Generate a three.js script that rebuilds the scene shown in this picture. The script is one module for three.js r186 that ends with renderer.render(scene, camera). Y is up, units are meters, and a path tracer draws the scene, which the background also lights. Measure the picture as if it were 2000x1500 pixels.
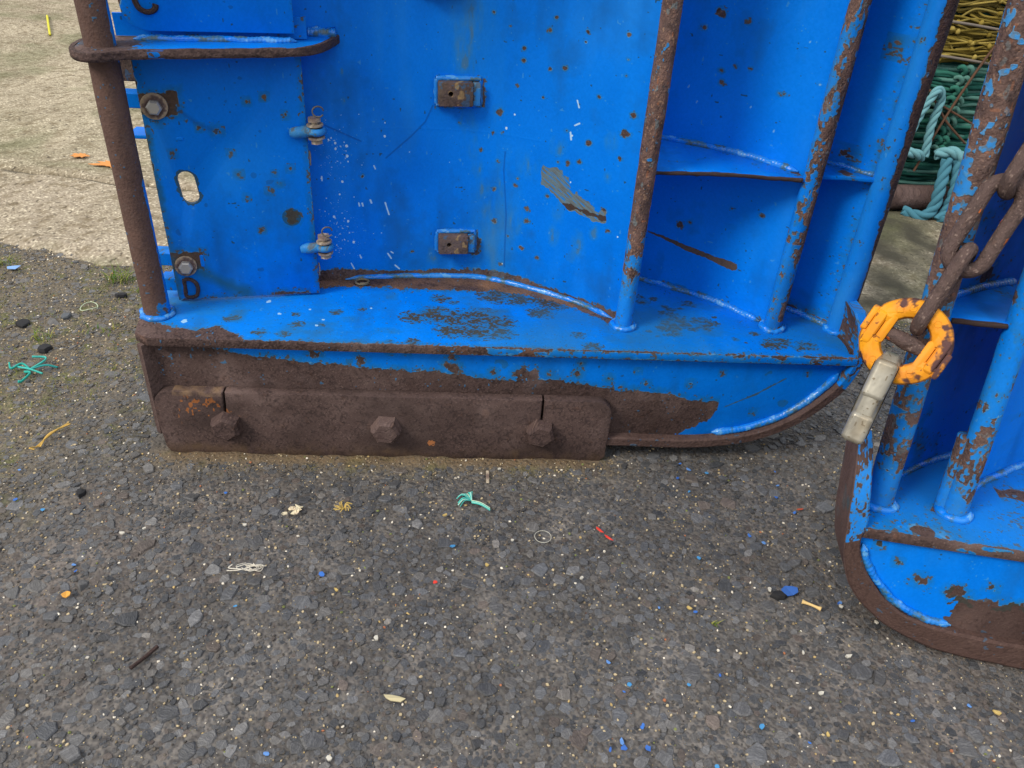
import * as THREE from 'three';
import { mergeGeometries, mergeVertices, toCreasedNormals } from 'three/addons/utils/BufferGeometryUtils.js';
import { RoundedBoxGeometry } from 'three/addons/geometries/RoundedBoxGeometry.js';

// ---------------------------------------------------------------- camera, sky, sun, exposure
const scene = new THREE.Scene();
const camera = new THREE.PerspectiveCamera(51.64, 4 / 3, 0.05, 200);
camera.position.set(0.1323, 0.95, 1.1705);
camera.quaternion.setFromRotationMatrix(new THREE.Matrix4().makeBasis(
  new THREE.Vector3(0.9977, 0.0570, 0.0380), new THREE.Vector3(-0.0264, 0.8317, -0.5546), new THREE.Vector3(-0.0632, 0.5523, 0.8312)));
{ // overcast sky: a bright veil of cloud, lightest overhead
  const W = 256, H = 128, d = new Float32Array(W * H * 4);
  for (let y = 0; y < H; y++) for (let x = 0; x < W; x++) {
    const el = ((y + .5) / H - .5) * Math.PI, s = Math.max(0, Math.sin(el)), az = (x / W) * Math.PI * 2;
    const cl = 1 + .06 * Math.sin(az * 3 + 2 * s) * Math.cos(el) + .04 * Math.sin(az * 7 - 5 * el) * Math.cos(el);
    const L = (el > 0 ? (.25 + .95 * s) * cl : .22), i = (y * W + x) * 4;
    d[i] = L * .985; d[i + 1] = L; d[i + 2] = L * 1.03; d[i + 3] = 1;
  }
  const t = new THREE.DataTexture(d, W, H, THREE.RGBAFormat, THREE.FloatType);
  t.mapping = THREE.EquirectangularReflectionMapping; t.magFilter = t.minFilter = THREE.LinearFilter; t.needsUpdate = true;
  scene.background = t; scene.environment = t;
}
const sun = new THREE.DirectionalLight(0xfff4e4, 1.6);
sun.position.set(-4.6, 4.8, 2.6); sun.target.position.set(0.2, 0, -0.3);
sun.castShadow = true; sun.shadow.radius = 34; sun.shadow.mapSize.set(2048, 2048);
Object.assign(sun.shadow.camera, { left: -4, right: 4, top: 4, bottom: -4, near: 0.5, far: 14 });
scene.add(sun, sun.target);
const renderer = new THREE.WebGLRenderer({ antialias: true });
renderer.setSize(1024, 768);
renderer.toneMapping = THREE.LinearToneMapping; renderer.toneMappingExposure = 1.6;
renderer.shadowMap.enabled = true;

// ---------------------------------------------------------------- small helpers
function rng(s) { return () => { s = (s + 0x6d2b79f5) | 0; let t = Math.imul(s ^ (s >>> 15), 1 | s); t = (t + Math.imul(t ^ (t >>> 7), 61 | t)) ^ t; return ((t ^ (t >>> 14)) >>> 0) / 4294967296; }; }
const PERM = new Uint8Array(512), VAL = new Float32Array(256);
{ const r = rng(7); const p = [...Array(256).keys()]; for (let i = 255; i > 0; i--) { const j = Math.floor(r() * (i + 1)); [p[i], p[j]] = [p[j], p[i]]; } for (let i = 0; i < 512; i++) PERM[i] = p[i & 255]; for (let i = 0; i < 256; i++) VAL[i] = r() * 2 - 1; }
function vn(x, y) { // smooth value noise, -1..1
  const xi = Math.floor(x), yi = Math.floor(y), fx = x - xi, fy = y - yi, u = fx * fx * (3 - 2 * fx), v = fy * fy * (3 - 2 * fy);
  const X = xi & 255, X1 = (xi + 1) & 255, Y = yi & 255, Y1 = (yi + 1) & 255;
  const a = VAL[PERM[PERM[X] + Y]], b = VAL[PERM[PERM[X1] + Y]], c = VAL[PERM[PERM[X] + Y1]], d = VAL[PERM[PERM[X1] + Y1]];
  return a + (b - a) * u + (c - a) * v + (a - b - c + d) * u * v;
}
function fbm(x, y, o) { let s = 0, a = .5, n = 0; for (let i = 0; i < o; i++) { s += a * vn(x, y); n += a; a *= .5; x = x * 2.03 + 17.1; y = y * 2.03 - 9.7; } return s / n; }
const clamp = (v, a = 0, b = 1) => Math.max(a, Math.min(b, v)), lerp = (a, b, t) => a + (b - a) * t;
const smooth = (a, b, x) => { const t = clamp((x - a) / (b - a)); return t * t * (3 - 2 * t); };
function mixc(o, c, t) { o[0] += (c[0] - o[0]) * t; o[1] += (c[1] - o[1]) * t; o[2] += (c[2] - o[2]) * t; }
function segDist(x, y, ax, ay, bx, by) { const dx = bx - ax, dy = by - ay, t = clamp(((x - ax) * dx + (y - ay) * dy) / (dx * dx + dy * dy + 1e-12)); return Math.hypot(x - ax - t * dx, y - ay - t * dy); }
function lineDist(x, y, L) { let m = 9; for (let i = 0; i + 1 < L.length; i++) m = Math.min(m, segDist(x, y, L[i][0], L[i][1], L[i + 1][0], L[i + 1][1])); return m; }
function inPoly(x, y, P) { let c = false; for (let i = 0, j = P.length - 1; i < P.length; j = i++) if ((P[i][1] > y) !== (P[j][1] > y) && x < (P[j][0] - P[i][0]) * (y - P[i][1]) / (P[j][1] - P[i][1]) + P[i][0]) c = !c; return c; }
function interp(x, L) { if (x <= L[0][0]) return L[0][1]; for (let i = 0; i + 1 < L.length; i++) if (x <= L[i + 1][0]) return lerp(L[i][1], L[i + 1][1], (x - L[i][0]) / (L[i + 1][0] - L[i][0])); return L[L.length - 1][1]; }

// A painted or rusty surface: fn(x, y, c, s) fills c (sRGB 0..255) and s (s.h height 0..1, s.q roughness 0..1); x, y are metres on the surface.
function surf({ x0, y0, w, h, nx, ny, fn, bump = .0008, spec = .24, wrap = THREE.MirroredRepeatWrapping, metal = 0 }) {
  const col = new Uint8Array(nx * ny * 4), aux = new Uint8Array(nx * ny * 4), c = [0, 0, 0], s = { h: .5, q: .5 };
  for (let j = 0, i = 0; j < ny; j++) for (let k = 0; k < nx; k++, i += 4) {
    s.h = .5; s.q = .5; fn(x0 + (k + .5) / nx * w, y0 + (j + .5) / ny * h, c, s);
    col[i] = clamp(c[0], 0, 255); col[i + 1] = clamp(c[1], 0, 255); col[i + 2] = clamp(c[2], 0, 255); col[i + 3] = 255;
    aux[i] = clamp(s.h) * 255; aux[i + 1] = clamp(s.q) * 255; aux[i + 2] = 0; aux[i + 3] = 255;
  }
  const mk = (d, srgb) => {
    const t = new THREE.DataTexture(d, nx, ny, THREE.RGBAFormat); t.magFilter = THREE.LinearFilter; t.minFilter = THREE.LinearMipmapLinearFilter; t.generateMipmaps = true;
    t.wrapS = t.wrapT = wrap; if (srgb) t.colorSpace = THREE.SRGBColorSpace; t.repeat.set(1 / w, 1 / h); t.offset.set(-x0 / w, -y0 / h); t.needsUpdate = true; return t;
  };
  const a = mk(aux, false);
  return new THREE.MeshPhysicalMaterial({ map: mk(col, true), roughnessMap: a, bumpMap: a, bumpScale: bump, roughness: 1, metalness: metal, specularIntensity: spec, side: THREE.DoubleSide });
}
const BLUE = [0, 117, 224];
function paint(x, y, c, s, k = 0) { // weathered blue paint: chalking, grime, thin runs
  const n = fbm(x * 4 + 3, y * 3, 3), m = vn(x * 38 + 5, y * 22), g = vn(x * 420, y * 420), f = fbm(x * 70 + 11, y * 70, 3);
  c[0] = BLUE[0] + 4 * n + 2 * m; c[1] = BLUE[1] + 8 * n + 3 * m + 3 * g; c[2] = BLUE[2] + 8 * n + 4 * m + 5 * g;
  const run = fbm(x * 46 + 2, y * 3.2 + 7, 4), chalk = clamp(fbm(x * 7 + 51, y * 4 + 13, 4) * 1.5 + run * .7 - .32), dirt = clamp(fbm(x * 10 + 31, y * 7 + 7, 4) * 1.4 - run * .5 - .25 + .3 * f);
  mixc(c, [62, 132, 204], chalk * .34); mixc(c, [26, 82, 138], dirt * .55 + k);
  const sp = vn(x * 260 + 9, y * 260 + 4) + .5 * vn(x * 90, y * 90); if (sp > 1.13) mixc(c, [48, 66, 78], .75); else if (sp < -1.16) mixc(c, [90, 150, 206], .5);
  s.q = .42 + .08 * n + .06 * g + dirt * .2 + chalk * .18; s.h = .5 + .05 * vn(x * 130, y * 130) + .04 * m + .08 * fbm(x * 22, y * 22, 2) + .05 * f;
}
function rust(x, y, c, s, warm = 0) {
  const a = fbm(x * 28, y * 28, 4), b = vn(x * 330 + 3, y * 330), d = vn(x * 760, y * 760 + 5), e = fbm(x * 7 + 50, y * 7, 3), q = fbm(x * 90 + 20, y * 90, 3);
  c[0] = 80; c[1] = 65; c[2] = 62;
  mixc(c, [120, 103, 99], clamp(.6 * a + .08 + .5 * e)); mixc(c, [44, 36, 36], clamp(.7 * b - .02 + .6 * q - .3 * e) * .8); mixc(c, [130, 86, 62], clamp(a * .6 - .3 + warm) + clamp(q - .42) * .5); mixc(c, [156, 134, 120], clamp(d - .5) * 1.1);
  s.q = .8 + .1 * a - .12 * clamp(e); s.h = .34 + .16 * b + .14 * d + .2 * a + .14 * q;
}
const TR = [0, 0, 0];
// d: metres inside rust (positive) or outside; band: width of the worn fringe round it
function steel(x, y, c, s, d, band, warm = 0) {
  if (d > 0) { rust(x, y, c, s, warm + (d < .003 ? .22 : 0)); if (d > .0015 && vn(x * 210 + 4, y * 210) + .6 * fbm(x * 60, y * 60 + 8, 2) > .95) { mixc(c, [58, 112, 158], .75); s.h += .2; } return; }
  paint(x, y, c, s);
  if (d > -.0011) { mixc(c, [128, 166, 192], .45 + .4 * vn(x * 150, y * 150)); s.h += .1; }
  const B = band * 2.4;
  if (d > -B) { const t = 1 + d / B, n = fbm(x * 210, y * 210, 2), k = fbm(x * 55 + 6, y * 40, 3); mixc(c, [46, 98, 128], clamp(t * (.7 + .7 * k) + n * .4 * t) * .7); if (n + .35 * t > .62) { mixc(c, [94, 74, 62], .8); s.h -= .06; } s.q += .2 * t; }
}
const edgeN = (x, y, a) => a * (fbm(x * 75, y * 75, 3) + .5 * vn(x * 240, y * 240));
function chips(x, y, L, dflt = -1) { let d = dflt; for (const p of L) { const dx = x - p[0], dy = y - p[1], r = p[2] * .85; if (dx > 2 * r + .006 || dx < -2 * r - .006 || dy > 2 * r + .006 || dy < -2 * r - .006) continue; d = Math.max(d, r - Math.hypot(dx, dy) + (r > .004 ? r * .75 * fbm(x * 1.1 / r + p[0] * 99, y * 1.1 / r, 3) : 0)); } return d; }

function uvBy(g, fn) { const p = g.attributes.position, n = g.attributes.normal, u = new Float32Array(p.count * 2); for (let i = 0; i < p.count; i++) { const q = fn(p.getX(i), p.getY(i), p.getZ(i), n ? n.getX(i) : 0, n ? n.getY(i) : 0, n ? n.getZ(i) : 0); u[2 * i] = q[0]; u[2 * i + 1] = q[1]; } g.setAttribute('uv', new THREE.BufferAttribute(u, 2)); return g; }
const uvXY = (x, y, z) => [x + .6 * z, y + .6 * z];
const uvXZ = (x, y, z) => [x + .5 * y, z + .5 * y];
function shapeOf(P, holes = []) { const s = new THREE.Shape(P.map((p) => new THREE.Vector2(p[0], p[1]))); for (const h of holes) s.holes.push(new THREE.Path(h.map((p) => new THREE.Vector2(p[0], p[1])))); return s; }
function extr(P, depth, bevel = 0, holes = [], seg = 2) {
  const g = new THREE.ExtrudeGeometry(shapeOf(P, holes), { depth: Math.max(1e-4, depth - 2 * bevel), bevelEnabled: bevel > 0, bevelThickness: bevel, bevelSize: bevel, bevelOffset: -bevel, bevelSegments: seg, curveSegments: 8, steps: 1 });
  g.translate(0, 0, bevel); return g;
}
function roundRect(x0, y0, x1, y1, r, n = 5) { const P = []; const q = Array.isArray(r) ? r : [r, r, r, r]; const cs = [[x0, y0, 180, q[0]], [x1, y0, 270, q[1]], [x1, y1, 0, q[2]], [x0, y1, 90, q[3]]]; cs.forEach(([x, y, a, R], i) => { const cx = x + (i === 0 || i === 3 ? R : -R), cy = y + (i < 2 ? R : -R); for (let k = 0; k <= n; k++) { const t = (a + 90 * k / n) * Math.PI / 180; P.push([cx + R * Math.cos(t), cy + R * Math.sin(t)]); } }); return P; }
// plan polygon (x, z) extruded upwards from y0 to y1
function slab(P, y0, y1, bevel = .002) { const g = extr(P.map(([x, z]) => [x, -z]), y1 - y0, bevel); g.rotateX(-Math.PI / 2); g.translate(0, y0, 0); return g; }
const crease = (g, a = .6) => toCreasedNormals(g, a);
// vertical sheet that follows a plan curve (x, z)
function foilGeo(pts, y0, y1, th, nx = 60, ny = 50, dent = .0012, seed = 0) {
  const cv = new THREE.CatmullRomCurve3(pts.map(([x, z]) => new THREE.Vector3(x, 0, z)), false, 'catmullrom', .5), S = cv.getSpacedPoints(nx);
  const pos = [], uv = [], idx = [], nrm = S.map((p, i) => { const a = S[Math.max(0, i - 1)], b = S[Math.min(nx, i + 1)], d = b.clone().sub(a).normalize(); return new THREE.Vector3(-d.z, 0, d.x); });
  for (const f of [0, 1]) for (let j = 0; j <= ny; j++) for (let i = 0; i <= nx; i++) {
    const y = lerp(y0, y1, j / ny), k = dent * fbm(S[i].x * 9 + seed, y * 9, 2) - f * th, p = S[i].clone().addScaledVector(nrm[i], k); pos.push(p.x, y, p.z); uv.push(S[i].x, y);
  }
  const N = (nx + 1) * (ny + 1), at = (f, i, j) => f * N + j * (nx + 1) + i;
  for (let j = 0; j < ny; j++) for (let i = 0; i < nx; i++) { const a = at(0, i, j), b = at(0, i + 1, j), c = at(0, i + 1, j + 1), d = at(0, i, j + 1); idx.push(a, b, c, a, c, d); const e = N; idx.push(a + e, c + e, b + e, a + e, d + e, c + e); }
  const rim = (a, b) => idx.push(a, a + N, b + N, a, b + N, b);
  for (let i = 0; i < nx; i++) { rim(at(0, i, 0), at(0, i + 1, 0)); rim(at(0, i + 1, ny), at(0, i, ny)); } for (let j = 0; j < ny; j++) { rim(at(0, 0, j + 1), at(0, 0, j)); rim(at(0, nx, j), at(0, nx, j + 1)); }
  const g = new THREE.BufferGeometry(); g.setAttribute('position', new THREE.Float32BufferAttribute(pos, 3)); g.setAttribute('uv', new THREE.Float32BufferAttribute(uv, 2)); g.setIndex(idx); g.computeVertexNormals(); return crease(g, .8);
}
// round bar along points; radius may vary; uv = (turn 0..1, metres along)
function bar(pts, r, { seg = 14, n = 40, closed = false, wob = 0, freq = 30, seed = 0, v0 = 0, ripple = 0, rip = 300, caps = true, flat = 1, up = null } = {}) {
  const V = pts.map((p) => new THREE.Vector3(...p)), cv = V.length === 2 ? new THREE.LineCurve3(V[0], V[1]) : new THREE.CatmullRomCurve3(V, closed, 'catmullrom', .5), len = cv.getLength();
  const fr = cv.computeFrenetFrames(n, closed), pos = [], uv = [], idx = [];
  let ref = up ? new THREE.Vector3(...up) : null;
  for (let i = 0; i <= n; i++) {
    const t = i / n, p = cv.getPointAt(t), tan = cv.getTangentAt(t); let N = fr.normals[i], B = fr.binormals[i];
    if (ref) { B = new THREE.Vector3().crossVectors(tan, ref).normalize(); N = new THREE.Vector3().crossVectors(B, tan).normalize(); }
    const R0 = (typeof r === 'function' ? r(t) : r) * (ripple && !closed ? .25 + .75 * smooth(0, .05, t) * smooth(1, .95, t) : 1);
    for (let k = 0; k <= seg; k++) {
      const a = k / seg * Math.PI * 2, R = R0 * (1 + wob * fbm(Math.cos(a) * 1.3 + seed + 5 + (p.x + .7 * p.z) * freq, (p.y + .4 * p.z) * freq + Math.sin(a) * 1.3, 3) + ripple * Math.sin(t * len * rip + Math.cos(a)) );
      const q = p.clone().addScaledVector(N, Math.cos(a) * R).addScaledVector(B, Math.sin(a) * R * flat); pos.push(q.x, q.y, q.z); uv.push(k / seg, v0 + t * len);
    }
  }
  for (let i = 0; i < n; i++) for (let k = 0; k < seg; k++) { const a = i * (seg + 1) + k, b = a + seg + 1; idx.push(a, a + 1, b, b, a + 1, b + 1); }
  if (caps && !closed) for (const i of [0, n]) { const c = pos.length / 3, p = cv.getPointAt(i / n); pos.push(p.x, p.y, p.z); uv.push(.5, v0 + i / n * len); for (let k = 0; k < seg; k++) { const a = i * (seg + 1) + k; i ? idx.push(a, a + 1, c) : idx.push(a + 1, a, c); } }
  const g = new THREE.BufferGeometry(); g.setAttribute('position', new THREE.Float32BufferAttribute(pos, 3)); g.setAttribute('uv', new THREE.Float32BufferAttribute(uv, 2)); g.setIndex(idx); g.computeVertexNormals();
  { const nn = g.attributes.normal; for (let i = 0; i <= n; i++) { const a = i * (seg + 1), b = a + seg; const x = nn.getX(a) + nn.getX(b), y = nn.getY(a) + nn.getY(b), z = nn.getZ(a) + nn.getZ(b), l = Math.hypot(x, y, z) || 1; for (const k of [a, b]) nn.setXYZ(k, x / l, y / l, z / l); } }
  return g;
}
// flat strip of section w by (y1 - y0) along a plan path (x, z)
function strip(path, y0, y1, w, n = 120) {
  const cv = new THREE.CatmullRomCurve3(path.map(([x, z]) => new THREE.Vector3(x, 0, z)), false, 'centripetal'), pos = [], uv = [], idx = []; let L = 0, prev = null;
  for (let i = 0; i <= n; i++) { const p = cv.getPointAt(i / n), t = cv.getTangentAt(i / n), N = new THREE.Vector3(-t.z, 0, t.x); if (prev) L += p.distanceTo(prev); prev = p; const q = .0012 * fbm(L * 40, 3, 3), h = .0010 * fbm(L * 50, 9, 3);
    [[-w, y0 + h, 0], [.0005, y0 + h, .012], [.002, y0 + .002 + h, .014], [.002 + q, (y0 + y1) / 2, .02], [.002, y1 - .002 - h, .026], [.0005, y1 - h, .028], [-w, y1 - h, .04]].forEach(([k, y, v]) => { pos.push(p.x + N.x * k, y, p.z + N.z * k); uv.push(L, v); }); }
  for (let i = 0; i < n; i++) for (let k = 0; k < 7; k++) { const a = i * 7 + k, b = i * 7 + (k + 1) % 7; idx.push(a, a + 7, b, b, a + 7, b + 7); }
  const g = new THREE.BufferGeometry(); g.setAttribute('position', new THREE.Float32BufferAttribute(pos, 3)); g.setAttribute('uv', new THREE.Float32BufferAttribute(uv, 2)); g.setIndex(idx); g.computeVertexNormals(); return crease(g, .7);
}
const used = {};
function numbered(n) { used[n] = (used[n] ?? -1) + 1; return used[n] ? n + '_' + String(used[n]).padStart(3, '0') : n; }
function shade(o) { o.traverse((m) => { if (m.isMesh) { m.castShadow = m.receiveShadow = true; } }); return o; }
function thing(name, label, category, pos = [0, 0, 0], group) { const g = new THREE.Group(); g.name = numbered(name); g.position.set(...pos); g.userData = { label, category, kind: 'thing' }; if (group) g.userData.group = group; scene.add(g); return g; }
function part(name, geo, mat, parent, label) { const m = new THREE.Mesh(geo, mat); m.name = name; m.castShadow = m.receiveShadow = true; if (label) m.userData.label = label; parent.add(m); return m; }
function one(name, geo, mat, label, category, pos = [0, 0, 0], group) { const m = new THREE.Mesh(geo, mat); m.name = numbered(name); m.position.set(...pos); m.castShadow = m.receiveShadow = true; m.userData = { label, category, kind: 'thing' }; if (group) m.userData.group = group; scene.add(m); return m; }
function struct(name, geo, mat) { const m = new THREE.Mesh(geo, mat); m.name = name; m.userData.kind = 'structure'; m.castShadow = m.receiveShadow = true; scene.add(m); return m; }
const col = (r, g, b) => new THREE.Color().setRGB(r / 255, g / 255, b / 255, THREE.SRGBColorSpace);
const plain = (r, g, b, rough = .8, spec = .3, extra = {}) => new THREE.MeshPhysicalMaterial({ color: col(r, g, b), roughness: rough, specularIntensity: spec, side: THREE.DoubleSide, ...extra });

// ---------------------------------------------------------------- where the wear marks sit, metres on each surface
const MAIN_CHIPS=[[0.223,0.682,0.004],[0.224,0.663,0.004],[0.262,0.716,0.003],[0.267,0.656,0.003],[0.291,0.661,0.003],[0.216,0.62,0.002],[0.259,0.608,0.002],[0.271,0.736,0.002],[0.17,0.733,0.002],[0.198,0.714,0.001],[0.32,0.723,0.002],[0.318,0.707,0.001],[0.379,0.729,0.002],[0.383,0.693,0.002],[0.383,0.669,0.001],[0.4,0.611,0.004],[0.391,0.578,0.007],[0.34,0.548,0.004],[0.293,0.503,0.003],[0.309,0.506,0.004],[0.328,0.511,0.004],[0.187,0.571,0.006],[-0.059,0.448,0.003],[0.22,0.444,0.004],[0.225,0.457,0.003],[0.245,0.402,0.004],[0.247,0.381,0.005],[0.187,0.366,0.005],[0.24,0.322,0.006],[0.271,0.311,0.004],[0.205,0.28,0.003],[0.028,0.296,0.003],[0.389,0.537,0.002],[0.156,0.5,0.002],[0.187,0.483,0.002],[0.303,0.561,0.002],[0.376,0.439,0.004],[0.28,0.436,0.003],[0.184,0.429,0.003],[0.192,0.535,0.002],[0.178,0.534,0.002],[0.214,0.341,0.002],[0.348,0.627,0.002],[0.386,0.405,0.002],[0.116,0.546,0.001]];
const MAIN_GREY=[[0.291,0.531,0.012],[0.372,0.557,0.01],[0.375,0.499,0.008],[0.192,0.438,0.011],[0.196,0.425,0.007],[0.246,0.493,0.012],[0.237,0.476,0.011],[0.195,0.382,0.006],[0.364,0.392,0.007],[0.183,0.566,0.009],[0.143,0.502,0.011],[0.151,0.463,0.01],[0.164,0.426,0.012],[0.174,0.384,0.014],[0.222,0.376,0.017],[0.334,0.355,0.015],[0.295,0.369,0.012],[0.146,0.709,0.008],[0.068,0.282,0.011],[0.3,0.406,0.012],[0.128,0.694,0.018],[0.133,0.733,0.018],[0.123,0.656,0.018],[0.132,0.547,0.016],[-0.084,0.583,0.005],[-0.086,0.631,0.004]];
const SCRAPE=[[0.266,0.49],[0.277,0.49],[0.294,0.492],[0.313,0.477],[0.32,0.459],[0.34,0.448],[0.359,0.441],[0.366,0.43],[0.372,0.438],[0.38,0.439],[0.382,0.418],[0.362,0.412],[0.337,0.417],[0.315,0.422],[0.299,0.433],[0.285,0.446],[0.267,0.456]];
const SCRAPE_LINE=[[0.309,0.426],[0.33,0.427],[0.352,0.424],[0.378,0.424]];
const SPLAT=[[-0.103,0.51,0.002],[-0.084,0.504,0.002],[-0.109,0.519,0.001],[-0.114,0.516,0.001],[-0.088,0.511,0.001],[-0.103,0.5,0.002],[-0.084,0.486,0.002],[-0.083,0.476,0.001],[-0.114,0.373,0.002],[-0.095,0.368,0.001],[-0.089,0.362,0.002],[-0.097,0.363,0.001],[-0.081,0.32,0.002],[-0.088,0.339,0.001],[-0.044,0.335,0.001],[-0.029,0.336,0.001],[-0.095,0.439,0.002],[-0.101,0.415,0.001],[-0.016,0.544,0.001],[-0.017,0.52,0.002],[-0.125,0.409,0.001],[-0.076,0.409,0.001],[-0.131,0.447,0.001],[-0.06,0.559,0.001],[0.206,0.281,0.001],[0.317,0.472,0.001],[0.026,0.492,0.001],[0.099,0.474,0.001],[-0.129,0.384,0.001],[-0.11,0.358,0.001],[-0.104,0.34,0.001],[-0.097,0.325,0.001],[0.312,0.554,0.001],[0.213,0.571,0.001],[0.2,0.545,0.002],[0.401,0.4,0.001],[-0.114,0.332,0.001]];
const STREAK=[[-0.02,0.396,-0.014,0.373],[-0.088,0.276,-0.083,0.264],[-0.018,0.292,-0.012,0.282],[-0.005,0.267,0.003,0.259],[-0.038,0.467,-0.036,0.461],[-0.068,0.397,-0.067,0.391],[-0.062,0.396,-0.061,0.391],[-0.047,0.402,-0.045,0.396],[-0.071,0.292,-0.069,0.286],[0.315,0.614,0.319,0.603],[0.315,0.572,0.322,0.577],[-0.13,0.45,-0.13,0.443],[-0.012,0.296,-0.008,0.293],[0.309,0.559,0.311,0.547]];
const DLINE=[[0.068,0.575],[0.055,0.547],[0.03,0.521],[-0.016,0.481]];
const DLINE2=[[0.2,0.502],[0.199,0.468],[0.208,0.383],[0.21,0.276]];
const DLINE3=[[-0.124,0.544],[-0.059,0.512]];
const SEAM=[[-0.049,0.535],[0.1,0.534],[0.181,0.533],[0.26,0.533]];
const FLAP_CHIPS=[[0.214,0.399,0.012],[0.108,0.551,0.005],[0.114,0.55,0.002],[0.084,0.556,0.002],[0.037,0.514,0.002],[0.135,0.477,0.003],[0.22,0.486,0.002],[0.181,0.447,0.002],[0.194,0.478,0.001],[0.023,0.565,0.003],[0.053,0.611,0.004],[0.19,0.605,0.002],[0.162,0.598,0.002],[0.2,0.459,0.002],[0.161,0.376,0.002],[0.143,0.437,0.002],[0.221,0.576,0.002],[0.127,0.513,0.002]];
const FOIL2_CHIPS=[[0.528,0.728,0.004],[0.564,0.665,0.003],[0.568,0.645,0.003],[0.59,0.746,0.002],[0.606,0.675,0.001],[0.549,0.753,0.007],[0.655,0.648,0.001],[0.649,0.647,0.001],[0.583,0.675,0.001],[0.663,0.438,0.002],[0.561,0.386,0.003],[0.546,0.376,0.006],[0.556,0.483,0.003],[0.622,0.433,0.001],[0.692,0.675,0.001]];
const FOIL2_BAR=[[0.492,0.35],[0.535,0.344],[0.568,0.338],[0.61,0.333],[0.636,0.332],[0.646,0.333],[0.648,0.324],[0.642,0.317],[0.619,0.32],[0.594,0.325],[0.569,0.327],[0.556,0.331],[0.516,0.342],[0.493,0.347]];
const FOIL2_WHITE=[[0.52,0.63,0.002],[0.537,0.606,0.002],[0.617,0.614,0.002],[0.653,0.585,0.002],[0.67,0.733,0.002],[0.692,0.674,0.002]];
const FOIL3_CHIPS=[[0.803,0.742,0.004],[0.804,0.728,0.005],[0.78,0.556,0.008],[0.787,0.555,0.006]];
const SHELF_SPOTS=[[0.087,-0.181,0.012],[0.114,-0.166,0.006],[0.044,-0.106,0.016],[0.08,-0.114,0.022],[0.121,-0.101,0.027],[0.157,-0.108,0.027],[0.193,-0.09,0.022],[0.117,-0.064,0.022],[0.157,-0.062,0.022],[0.202,-0.059,0.016],[-0.168,-0.103,0.006],[-0.161,-0.067,0.008],[-0.099,-0.115,0.008],[-0.053,-0.129,0.005],[-0.276,-0.08,0.009],[0.033,-0.236,0.016],[0.195,-0.2,0.022],[0.238,-0.192,0.022],[0.278,-0.138,0.016],[0.287,-0.184,0.022],[0.302,-0.168,0.016],[0.36,-0.201,0.016],[0.36,-0.02,0.011],[0.339,-0.058,0.008],[-0.217,-0.034,0.009],[-0.178,-0.031,0.008],[-0.117,-0.065,0.004],[0.045,-0.019,0.008],[0.006,-0.018,0.005],[0.521,-0.175,0.006],[0.529,-0.166,0.007],[0.551,-0.171,0.004],[0.511,-0.153,0.006],[0.527,-0.144,0.009],[0.537,-0.127,0.012],[0.516,-0.114,0.012],[0.502,-0.093,0.009],[0.519,-0.091,0.012],[0.544,-0.107,0.009],[0.57,-0.123,0.01],[0.585,-0.127,0.009],[0.597,-0.116,0.009],[0.58,-0.103,0.01],[0.555,-0.093,0.007],[0.609,-0.141,0.003],[0.519,-0.071,0.007],[0.5,-0.067,0.004],[0.485,-0.064,0.003],[0.472,-0.08,0.004],[0.628,-0.059,0.005],[0.48,-0.194,0.009],[0.476,-0.216,0.007],[0.505,-0.209,0.006],[0.57,-0.191,0.009],[0.644,-0.049,0.002],[0.67,-0.083,0.006],[0.737,-0.035,0.008],[0.666,-0.186,0.01],[0.693,-0.047,0.014],[0.715,-0.055,0.01],[0.754,-0.045,0.012]];
const SHELF_RUST_EDGE=[[-0.433,-0.088],[-0.394,-0.053],[-0.364,-0.041],[-0.324,-0.034],[-0.298,-0.052],[-0.273,-0.038],[-0.246,-0.018],[-0.217,-0.001]];
const SHELF_WHITE=[[-0.227,-0.147,0.004],[-0.198,-0.103,0.004],[-0.117,-0.085,0.003],[-0.148,-0.122,0.002],[-0.038,-0.133,0.002],[-0.126,-0.064,0.002],[-0.355,-0.065,0.006]];
const SKIRT_EDGE=[[-0.299,0.216],[-0.239,0.202],[-0.153,0.193],[-0.08,0.188],[-0.016,0.181],[0.044,0.179],[0.094,0.178],[0.134,0.175],[0.169,0.167],[0.205,0.164],[0.276,0.167],[0.307,0.168],[0.364,0.158],[0.417,0.15],[0.507,0.147],[0.553,0.132],[0.611,0.129],[0.622,0.11],[0.612,0.085],[0.576,0.062],[0.553,0.048]];
const SKIRT_CHIPS=[[-0.129,0.21,0.007],[-0.12,0.21,0.005],[-0.045,0.198,0.008],[0.113,0.21,0.006],[0.119,0.186,0.012],[0.106,0.192,0.006],[0.187,0.181,0.005],[0.24,0.178,0.013],[0.26,0.176,0.013],[0.288,0.18,0.004],[0.341,0.184,0.006],[0.399,0.174,0.004],[0.005,0.22,0.003],[0.034,0.221,0.003],[0.344,0.205,0.003],[0.397,0.175,0.004],[0.55,0.168,0.004],[0.605,0.193,0.002],[0.421,0.156,0.005],[0.468,0.165,0.003],[0.449,0.192,0.002],[0.761,0.198,0.002],[0.681,0.108,0.003]];
const RUST_LINE=[[0.621,0.117],[0.675,0.148],[0.724,0.185]];
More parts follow.
